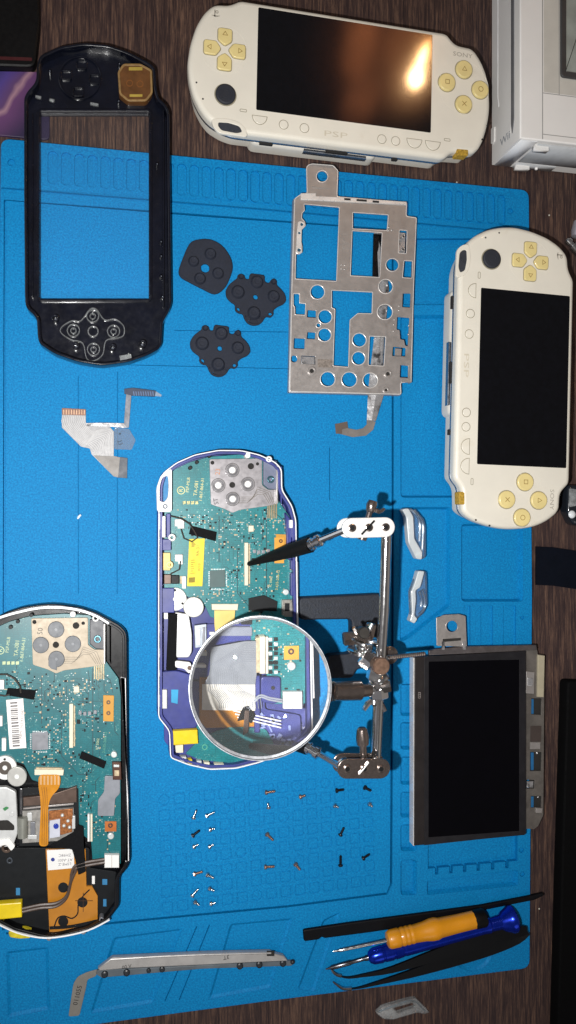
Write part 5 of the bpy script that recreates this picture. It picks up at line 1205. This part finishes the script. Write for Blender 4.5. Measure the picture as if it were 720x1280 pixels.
        for (x0, y0, x1, y1, m_, z1) in ((201, 645, 207, 672, M_PLATE, 4), (198, 642, 201, 662, M_WHT, 4.5), (208, 642, 213, 672, M_SH, 3.6), (203, 674, 214, 688, M_SH, 4), (204, 691, 213, 713, M('tab_cream_yellow', 'e0c47a', .5), 3.2), (198, 810, 203, 822, M_WHT, 4), (205, 718, 214, 730, M_BRN, 3.6), (214, 719, 224, 730, M_CHIP, 2.8), (225, 720, 231, 730, M_TAN, 1.6), (205, 766, 210, 774, M_WHT, 4), (199, 780, 203, 792, M_WHT, 4), (199, 838, 202, 846, M_WHT, 4.2), (202, 862, 209, 886, M_PLATE, 3.4), (197.5, 868, 200, 884, M_WHT, 4.2)):
            pl('side_fitting', [(x0, y0), (x1, y0), (x1, y1), (x0, y1)], -.5, z1, m_, t, r=.9, mapped=False, bev=.3)
        for (x, y, m_) in ((215, 672, M_WHT), (212, 706, M('tab_cream', 'e2cf96', .5))): disc('side_boss', (x, y), 5, 1, 4.0, m_, t, hole=.42, mapped=False, bev=.3)
        pl('blue_wall', [(199, 735), (218, 735), (218, 766), (200, 766)], -1, 2.8, M_SH, t, mapped=False, bev=.4)
        # right border
        pl('orange_flash', [(343, 672), (355, 672), (355, 704), (343, 704)], .7, .8, M('orange_pad_film2', 'd89a34', .45), t, mapped=False, bev=.02)
        for (y0, y1) in ((652, 672), (700, 712), (716, 745)): pl('side_fitting', [(364, y0), (369, y0), (369, y1), (364, y1)], -.5, 4.6, M_SH, t, r=.8, mapped=False, bev=.4)
        pl('side_fitting', [(356, 640), (364, 650), (365, 700), (360, 700), (358, 660)], -1, 3.2, M_SH, t, r=2, mapped=False, bev=.4)
        pl('side_fitting', [(362, 650), (366, 650), (366, 660), (362, 660)], 2, 5.2, M_WHT, t, r=.8, mapped=False)
        pl('metal_port', [(353, 750), (365, 750), (365, 769), (353, 769)], 0, 3.4, M('port_silver', 'b4b2aa', .3, metal=.7), t, r=.6, mapped=False); pl('port_slot', [(356, 754), (362, 754), (362, 764), (356, 764)], 3.3, 3.5, M_CHIP, t, mapped=False, bev=.02)
        for (x0, y0, x1, y1, m_) in ((255, 953, 262, 958, M_CONN), (246, 951, 252, 957, M_PLATE), (268, 955, 280, 959, M_CONN), (225, 946, 233, 952, M_PLATE), (312, 946, 322, 951, M_COPP)): pl('edge_fitting', [(x0, y0), (x1, y0), (x1, y1), (x0, y1)], 0, 4.0, m_, t, r=.6, mapped=False)
    return t
opened('L'); opened('M')
# ------------------------------------------------------------------ clamp stand with magnifier ("third hand")
M_CHR = M('chrome', 'e0e0e0', .13, metal=.985, var=.04, rvar=.05); M_CHRD = M('dark_chrome', '978b85', .22, metal=.93, var=.10, scale=300, bump=.25, bscale=900, rvar=.08)
M_BRZ = M('brown_knob', '7a6050', .45, metal=.6, var=.3, scale=500); M_CAST = M('black_cast_iron', '1b212c', .6, var=.3, scale=500, bump=.9, bscale=1100)
M_SLV = M('black_sleeve', '08090b', .55, var=.3, bump=.2, spec=.3); M_PLT = M('flash_lit_plate', 'e6e6e4', .4, metal=.35, var=.04)  # near-white base carries the flash reflection of the upper clamp plate
def stand():
    t = thing('magnifier_stand', 'chrome clamp stand with round magnifier, two black clips and black iron base', 'clamp stand', (*W(455, 800, 4), 4))
    # base
    b = MB(); b.plate([X(rp([(374, 747), (478, 742), (478, 836), (446, 836), (441, 848), (410, 848), (410, 819), (440, 817), (440, 774), (375, 775)], 6), 12)], 4.05, 12, .9, 2); b.build('base', M_CAST, t)
    ZRD = 60.0
    top, bot = P3(483, 668, ZRD), P3(469, 962, ZRD-6)
    ctr = P3(474, 850, ZRD-3)
    # cross rod
    b = MB(); b.tube([top, P3(480, 760, ZRD-1), ctr, bot], 2.6, 16); b.build('cross_rod', M_CHR, t)
    # post from base to the joint
    base_p = P3(458, 805, 12)
    b = MB(); b.lathe(base_p, (0, 0, 1), [(0, 6), (4, 6), (5, 3.2), (30, 3.2), (31, 4.6), (38, 4.6), (39, 3)], 18); b.build('post', M_CHRD, t)
    # joint: stack of balls, hex nuts and wing nuts
    j0 = P3(452, 812, 48); ax = Vector((.55, -.75, .1)).normalized()
    b = MB(); b.ball(P3(455, 806, 50), 4.8); b.ball(P3(463, 824, 54), 4.6); b.ball(P3(474, 850, 57), 5.4); b.ball(P3(466, 862, 57), 4.2); b.build('joint_ball', M_CHR, t)
    for (px, py, z, d, r, h) in ((446, 797, 52, (1, .1, .15), 3.6, 14), (462, 790, 50, (.2, 1, .1), 2.6, 9), (458, 826, 56, (.7, -.6, .2), 4.4, 6), (470, 842, 58, (.2, 1, .1), 4.6, 7), (473, 866, 58, (-.1, 1, 0), 4.8, 6), (478, 858, 60, (1, .2, .3), 3.4, 8)):
        b = MB(); dd = Vector(d).normalized(); b.lathe(P3(px, py, z)-dd*h/2, dd, [(0, r*.8), (.6, r), (h-.6, r), (h, r*.8)], 6); b.build('hex_nut', M_CHRD if h > 8 else M_CHR, t, 20)
    for (px, py, z, r) in ((452, 800, 54, 6.2), (447, 815, 51, 5.6), (466, 800, 53, 4.4)):
        b = MB(); b.lathe(P3(px, py, z), (.25, 1, .25), [(-.5, r*.9), (-.3, r), (.3, r), (.5, r*.9)], 24); b.build('washer', M_CHR, t)
    def wing(px, py, z, d, s_=1.0, mat=M_CHR):
        d = Vector(d).normalized(); p = P3(px, py, z); side = d.cross(Vector((0, 0, 1))).normalized()
        b = MB(); b.lathe(p, d, [(0, 2.6*s_), (3*s_, 2.2*s_), (4*s_, 1.2*s_)], 12)
        for sg in (-1, 1): b.tube([p+side*sg*1.5*s_+d*.8*s_, p+side*sg*4.2*s_+d*3.0*s_, p+side*sg*6.2*s_+d*6.2*s_], [1.5*s_, 1.7*s_, 1.2*s_], 8)
        b.build('wing_nut', mat, t)
    wing(455, 793, 55, (-.2, 1, .3), .8); wing(468, 874, 56, (-.1, -1, .3), .9); wing(455, 822, 52, (-1, -.3, .3), .6)
    # knurled knob and the screw to the right
    kp = P3(477, 833, 70)
    b = MB(); b.lathe(kp-Vector((0, 0, 8)), (0, 0, 1), [(0, 3.2), (4, 3.2), (4.2, 4.2), (7.6, 4.3), (8.4, 3.8), (8.4, .1)], 22); b.build('knob', M_BRZ, t)
    b = MB(); b.lathe(P3(455, 791, 60)-Vector((0, 0, 6)), (0, 0, 1), [(0, 2.6), (4, 2.8), (6, 3.0), (6.8, 2.5), (6.8, .1)], 18); b.build('knob', M('dark_knob', '4a4744', .4, metal=.7), t)
    b = MB(); s0, s1 = P3(484, 822, 55), P3(531, 817, 50); n_ = 18
    pts = [s0+(s1-s0)*i/(2*n_) for i in range(2*n_+1)]; b.tube(pts, [1.25 if i % 2 else .95 for i in range(2*n_+1)], 10); b.build('threaded_screw', M_CHRD, t)
    # handle of the magnifier
    h0, h1 = P3(416, 864, 64), P3(463, 863, 61); L_ = (h1-h0).length
    b = MB(); b.lathe(h0, h1-h0, [(0, 3.2), (.6, 4.6), (L_*.72, 4.7), (L_*.76, 3.4), (L_*.8, 3.2), (L_, 2.8)], 20); b.build('handle', M_CHRD, t)
    # ring and lens
    ZL = 66.0
    cL = P3(325.5, 859, ZL); RO = (P3(413, 859, ZL)-P3(237.5, 859, ZL)).length/2
    nrm = (CAM*SCL + rr_*(-20) + uu*(-14) - cL).normalized(); nrm = (nrm + Vector((.095, -.114, 0))).normalized()
    b = MB(); 
    prof_o = [(-4.0, RO-.2), (-3.6, RO), (2.0, RO), (2.4, RO-.15), (2.4, RO-.5), (2.0, RO-.62), (.9, RO-.66), (.5, RO-1.7), (-.5, RO-1.7), (-3.8, RO-1.2), (-4.0, RO-.6), (-4.0, RO-.2)]
    up = Vector((1, 0, 0)); a_ = (up-nrm*up.dot(nrm)).normalized(); b_ = nrm.cross(a_); n = 96; vs = []; fs = []
    for (h, r) in prof_o[:-1]:
        for k in range(n): th = 2*math.pi*k/n; vs.append(cL+nrm*h+(a_*math.cos(th)+b_*math.sin(th))*r)
    m_ = len(prof_o)-1
    for i in range(m_):
        for k in range(n): k2 = (k+1) % n; i2 = (i+1) % m_; fs.append((i*n+k, i*n+k2, i2*n+k2, i2*n+k))
    b.add(vs, fs); rg = b.build('lens_ring', M('ring_silver', 'a8abb0', .3, metal=.6, var=.05), t, 40)
    b = MB(); b.box(cL+(h0-cL).normalized()*(RO+.6)+Vector((0, 0, -1)), (0, 1, 0), 6, (9, 2.4)); b.build('ring_socket', M_CHRD, rg)
    lens(t, cL, nrm, RO-1.6, a_, b_)
    # arms with clips
    def capsule(pts, z, mat, bright):
        A, B = Vector(W(*pts[0], z)), Vector(W(*pts[1], z)); d = (B-A).normalized(); nn = Vector((-d.y, d.x)); r = pts[2]*MMPX(460, 700, z)
        o = []
        for k in range(13): th = -math.pi/2+math.pi*k/12; o.append(tuple(B + d*r*math.cos(th) + nn*r*math.sin(th)))
        for k in range(13): th = math.pi/2+math.pi*k/12; o.append(tuple(A + d*r*math.cos(th) + nn*r*math.sin(th)))
        for zz in (0, -9): 
            b = MB(); b.plate([o], z+zz-1.2, z+zz, .35, 2); b.build('clamp_plate', mat, t)
        for f_ in (0.0, .5, 1.0):
            c = A+(B-A)*f_; b = MB(); b.lathe((c.x, c.y, z-9.5), (0, 0, 1), [(0, r*.42), (9.4, r*.42), (10.1, r*.40), (10.3, r*.3)], 18); rv = b.build('rivet', M_CHRD, t)
            b = MB(); b.lathe((c.x, c.y, z+.7), (0, 0, 1), [(0, r*.24), (.2, r*.22), (.2, .1)], 12); b.build('rivet_centre', M_SLV, rv)
        for c in (A, B): b = MB(); b.ball((c.x, c.y, z-5), 3.9); b.build('joint_ball', M_CHR, t)
    capsule(((440, 660), (482, 659), 12.5), 66, M_PLT, True); capsule(((434, 961), (476, 961), 12.5), 63, M_CHRD, False)
    b = MB(); p = P3(461, 658, 66); d = Vector((.30, 1, 0)).normalized(); b.lathe(p-Vector((0, 0, 5))-d*7, d, [(0, 2.2), (2, 2.6), (2.2, 1.5), (14, 1.5), (15, 2.2), (18, 2.8), (20, 2.2)], 12); b.build('clamp_screw', M_CHRD, t)
    wing(470, 641, 61, (.35, 1, .1), .55, M_CHRD)
    b = MB(); b.tube([P3(452, 668, 66.8), P3(468, 651, 66.8)], .5, 6); b.build('screw_slot', M_SLV, t)
    b = MB(); p = P3(455, 960, 58); b.lathe(p, (-.05, 1, 0), [(0, 2), (11, 1.8), (11.4, 3.0), (15, 3.2), (19, 2.6), (20, 1.6)], 14); b.build('clamp_screw', M_CHRD, t)
    b = MB(); b.tube([P3(449, 968, 63.6), P3(461, 953, 63.6)], .5, 6); b.build('screw_slot', M_CHR, t)
    def clip(a, f0, f1, tip, za, zf, zt, wid):
        A, F0, F1, T = P3(*a, za), P3(*f0, zf+4), P3(*f1, zf), P3(*tip, zt)
        b = MB(); b.tube([A, A+(F0-A)*.5, F0], [1.7, 1.6, 1.6], 10); b.build('arm', M_CHR, t)
        d = (F1-F0); b = MB(); L = d.length; b.lathe(F0, d, [(-.5, 1.8), (0, 3.2), (L*.3, 3.2), (L*.35, 2.5), (L*.7, 2.5), (L*.75, 3.3), (L, 3.3)], 16); b.build('ferrule', M_CHR, t)
        b = MB(); d = (T-F1); n_ = 10; side = d.cross(Vector((0, 0, 1))).normalized(); pts, rs = [], []
        for i in range(n_+1): f_ = i/n_; pts.append(F1+d*f_); rs.append(wid*(1-.06*f_*4 if f_ < .3 else .93-.62*(f_-.3)/.7))
        b.tube(pts, rs, 12); sl_ = b.build('sleeve', M_SLV, t)
        b = MB(); b.tube([F1+Vector((0, 0, wid*.9))+d*.05, F1+d*.55+Vector((0, 0, wid*.72))], .5, 6); b.build('sleeve_seam', M('seam_grey', '4a4c52', .4), sl_)
        b = MB(); b.tube([T-d*.03, T+d*.02], [.9, .5], 8); b.build('clip_jaw', M_CHRD, sl_)
    clip((432, 662), (400, 675), (388, 681), (311, 705), 62, 50, 17, 4.0)
    clip((424, 957), (398, 942), (384, 934), (316, 914), 58, 44, 19, 3.8)
def lens(t, c, nrm, r, a_, b_):
    """biconvex glass disc"""
    RC = 185.0; sag = RC-math.sqrt(RC*RC-r*r); e = .5; prof = []; n = 120; m_ = 36
    vs, fs = [], []
    def add_cap(sg):
        base = len(vs); vs.append(c+nrm*sg*(sag+e))
        for i in range(1, m_+1):
            rr0 = r*i/m_; h = sag+e-(RC-math.sqrt(RC*RC-rr0*rr0))
            for k in range(n): th = 2*math.pi*k/n; vs.append(c+nrm*sg*h+(a_*math.cos(th)+b_*math.sin(th))*rr0)
        for k in range(n): fs.append((base, base+1+k, base+1+(k+1) % n))
        for i in range(m_-1):
            for k in range(n): k2 = (k+1) % n; o = base+1+i*n; fs.append((o+k, o+n+k, o+n+k2, o+k2))
        return base+1+(m_-1)*n
    e1 = add_cap(1); e2 = add_cap(-1)
    for k in range(n): k2 = (k+1) % n; fs.append((e1+k, e1+k2, e2+k2, e2+k))
    b = MB(); b.add(vs, fs)
    g = NT('lens_glass'); g.b.inputs['Base Color'].default_value = (1, 1, 1, 1); g.b.inputs['Transmission Weight'].default_value = .972; g.b.inputs['IOR'].default_value = 1.5; g.b.inputs['Roughness'].default_value = 0.0  # white diffuse share puts a milky haze into the glass
    o = b.build('magnifying_lens', g.m, t, 30)
    for p in o.data.polygons: p.use_smooth = True
    o.cycles.is_caustics_caster = True
    globals()['LENS'] = o
stand()
# ------------------------------------------------------------------ small things cut by the right border
t = thing('metal_plug', 'shiny silver plug end at the right border beside a white console\'s corner', 'plug', (*W(716, 305, 0), 0))
b = MB(); b.lathe(P3(708, 299, 6), P3(730, 322, 6)-P3(708, 299, 6), [(0, 1.2), (.8, 2.2), (3, 2.4), (3.4, 1.6), (5, 1.6), (5.3, 2.8), (14, 3.0)], 16); b.build('plug', M_CHR, t)
b = MB(); b.lathe(P3(724, 278, 5), P3(719, 300, 5)-P3(724, 278, 5), [(0, 3.4), (6, 3.6), (9, 2.8), (9.5, .2)], 14); b.build('plug_sleeve', M('plug_grey', '9a97a0', .3, metal=.4), t)
t = thing('smoky_stopper', 'smoky plastic stopper with a painted highlight, below the right white console at the border', 'plastic stopper', (*W(716, 640, 0), 0))
b = MB(); b.plate([X(rp([(709, 606), (740, 606), (740, 660), (716, 656), (708, 640)], 4), 8)], .1, 9, 2, 2); b.build('cap', M('smoky_cap', '1a1f26', .15, coat=.6), t)
b = MB(); b.ball(P3(715, 643, 9), 2.4, 12, 8, .5); b.build('painted_highlight', M('highlight_white', 'd4dade', .3), t)  # pale dome paints the highlight on the smoky plastic
b = MB(); b.plate([X(rp([(712, 610), (722, 612), (722, 632), (712, 634)], 2), 9.4)], 8.5, 9.4, .3); b.build('clear_rib', clear('cap_rib', haze=.3), t)
for (px, py, lb) in ((686.5, 269, 'tiny pale crumb on the wood above the right console'), (674, 1136, 'tiny pale crumb on the wood right of the pry bar tip'), (571, 228, 'tiny hair thin pale crumb on the wood between mat and game console')):
    b = MB(); b.ball(P3(px, py, .4), .55, 8, 6, .7); tag(b.build('crumb', M('pale_crumb', 'b8b4a8', .6)), lb, 'crumb')
# ------------------------------------------------------------------ light: phone flash beside the lens, warm room behind, added glow patches for the metal
scn = bpy.context.scene
w = bpy.data.worlds.new('World'); scn.world = w; w.use_nodes = True
nt = w.node_tree; bg = nt.nodes['Background']
tcw = nt.nodes.new('ShaderNodeTexCoord')
def glow(direction, lo, hi):
    v = nt.nodes.new('ShaderNodeVectorMath'); v.operation = 'DOT_PRODUCT'; nt.links.new(tcw.outputs['Generated'], v.inputs[0]); v.inputs[1].default_value = Vector(direction).normalized()
    mr = nt.nodes.new('ShaderNodeMapRange'); mr.interpolation_type = 'SMOOTHSTEP'; mr.inputs[1].default_value = lo; mr.inputs[2].default_value = hi; nt.links.new(v.outputs['Value'], mr.inputs[0]); return mr.outputs[0]
def refl(px, py, z):
    p = P3(px, py, z)/SCL; d = (p - CAM).normalized(); return p, Vector((d.x, d.y, -d.z))
def addc(a, fac, col, k):
    m = nt.nodes.new('ShaderNodeMix'); m.data_type = 'RGBA'; m.blend_type = 'ADD'; m.clamp_result = False
    q = nt.nodes.new('ShaderNodeMath'); q.operation = 'MULTIPLY'; nt.links.new(fac, q.inputs[0]); q.inputs[1].default_value = k
    nt.links.new(q.outputs[0], m.inputs[0])
    if isinstance(a, tuple): m.inputs[6].default_value = a
    else: nt.links.new(a, m.inputs[6])
    m.inputs[7].default_value = col; return m.outputs[2]
base = (.040, .034, .032, 1)
c = addc(base, glow((-.4, .3, 1), .1, .9), (.10, .095, .1, 1), .5)
c = addc(c, glow((.9, -.2, .25), .7, .97), (.55, .5, .45, 1), .35)
c = addc(c, glow((-.8, -.6, .3), .8, .98), (.5, .5, .55, 1), .35)
for (px_, py_, deg, k, col) in ((505, 70, 4.2, 1.0, (1, .30, .10, 1)), (520, 60, 2.2, 2.2, (1, .33, .10, 1)), (470, 60, 5, .2, (1, .30, .12, 1)),
        (448, 28, 1.1, 3.4, (1, .30, .10, 1)), (452, 48, 1.1, 4.2, (1, .32, .11, 1)), (446, 68, 1.2, 3.6, (1, .30, .10, 1)), (443, 85, .9, 2.2, (1, .30, .10, 1)),
        (452, 118, 1.2, 4.0, (1, .32, .12, 1)), (446, 138, 1.2, 3.4, (1, .30, .10, 1)), (462, 34, .8, 2.0, (1, .3, .1, 1)), (534, 50, 1.0, 5.0, (1, .36, .1, 1)), (513, 110, 1.6, 2.6, (1, .42, .14, 1))):
    p, d = refl(px_, py_, 21.6)
    c = addc(c, glow(d, math.cos(R(deg)), 1.0), col, k)
c = addc(c, glow((.05, -.62, .78), .955, .985), (1, .98, .95, 1), 1.3)  # added bright patch with no seen source, for the chrome to reflect
c = addc(c, glow((-.75, .2, .6), .965, .985), (.9, .95, 1, 1), 1.2)  # added cool patch out of view, brightens reflections in the metal
nt.links.new(c, bg.inputs[0]); bg.inputs[1].default_value = 1.0

ld = bpy.data.lights.new('flash', 'SPOT'); lo = bpy.data.objects.new('flash', ld); COL.objects.link(lo)
ld.energy = 1080; ld.color = (1, .985, .96); ld.spot_size = R(112); ld.spot_blend = 1.0; ld.shadow_soft_size = .042
lo.location = CAM + rr_*(-.40) + uu*(-.28)
aim = Vector(P3(300, 620, 0))/SCL
lo.rotation_euler = (aim - lo.location).to_track_quat('-Z', 'Y').to_euler()
# warm lamp of the room that is mirrored in the far console's screen
for (px_, py_, sx_, sy_, rot_, en_, col) in ((520, 98, .15, .20, 10, 20, (1, .60, .28)), (525.5, 78, .085, .40, -20, 12, (1, .60, .26)), (532, 62, .045, .26, -24, 3.0, (1, .45, .14))):
    p, d = refl(px_, py_, 21.6)
    la = bpy.data.lights.new('room_lamp', 'AREA'); la.shape = 'ELLIPSE'; la.size = sx_; la.size_y = sy_; la.energy = en_; la.color = col
    lx = bpy.data.objects.new('room_lamp', la); COL.objects.link(lx); lx.location = p + d*9
    zax = (lx.location - p).normalized(); yax = Vector((0, 1, 0)); yax = (yax - zax*yax.dot(zax)).normalized(); xax = yax.cross(zax)
    c_, s_ = math.cos(R(rot_)), math.sin(R(rot_)); x2, y2 = xax*c_ + yax*s_, yax*c_ - xax*s_
    lx.matrix_world = Matrix(((x2.x, y2.x, zax.x, lx.location.x), (x2.y, y2.y, zax.y, lx.location.y), (x2.z, y2.z, zax.z, lx.location.z), (0, 0, 0, 1)))
# ------------------------------------------------------------------ render settings
scn.view_settings.view_transform = 'Standard'; scn.view_settings.look = 'None'; scn.view_settings.exposure = 0; scn.view_settings.gamma = 1
scn.render.engine = 'CYCLES'; scn.cycles.use_denoising = True
scn.cycles.max_bounces = 8; scn.cycles.transparent_max_bounces = 16; scn.cycles.sample_clamp_indirect = 0
ld.cycles.is_caustics_light = True
for o in scn.objects:
    if o.type == 'MESH' and o.name != 'magnifying_lens':
        r_ = o
        while r_.parent: r_ = r_.parent
        if r_.name.startswith('opened_console.001') or r_.name.startswith('work_mat') or 'magnifier' in r_['label'] if 'label' in r_ else False: o.cycles.is_caustics_receiver = True
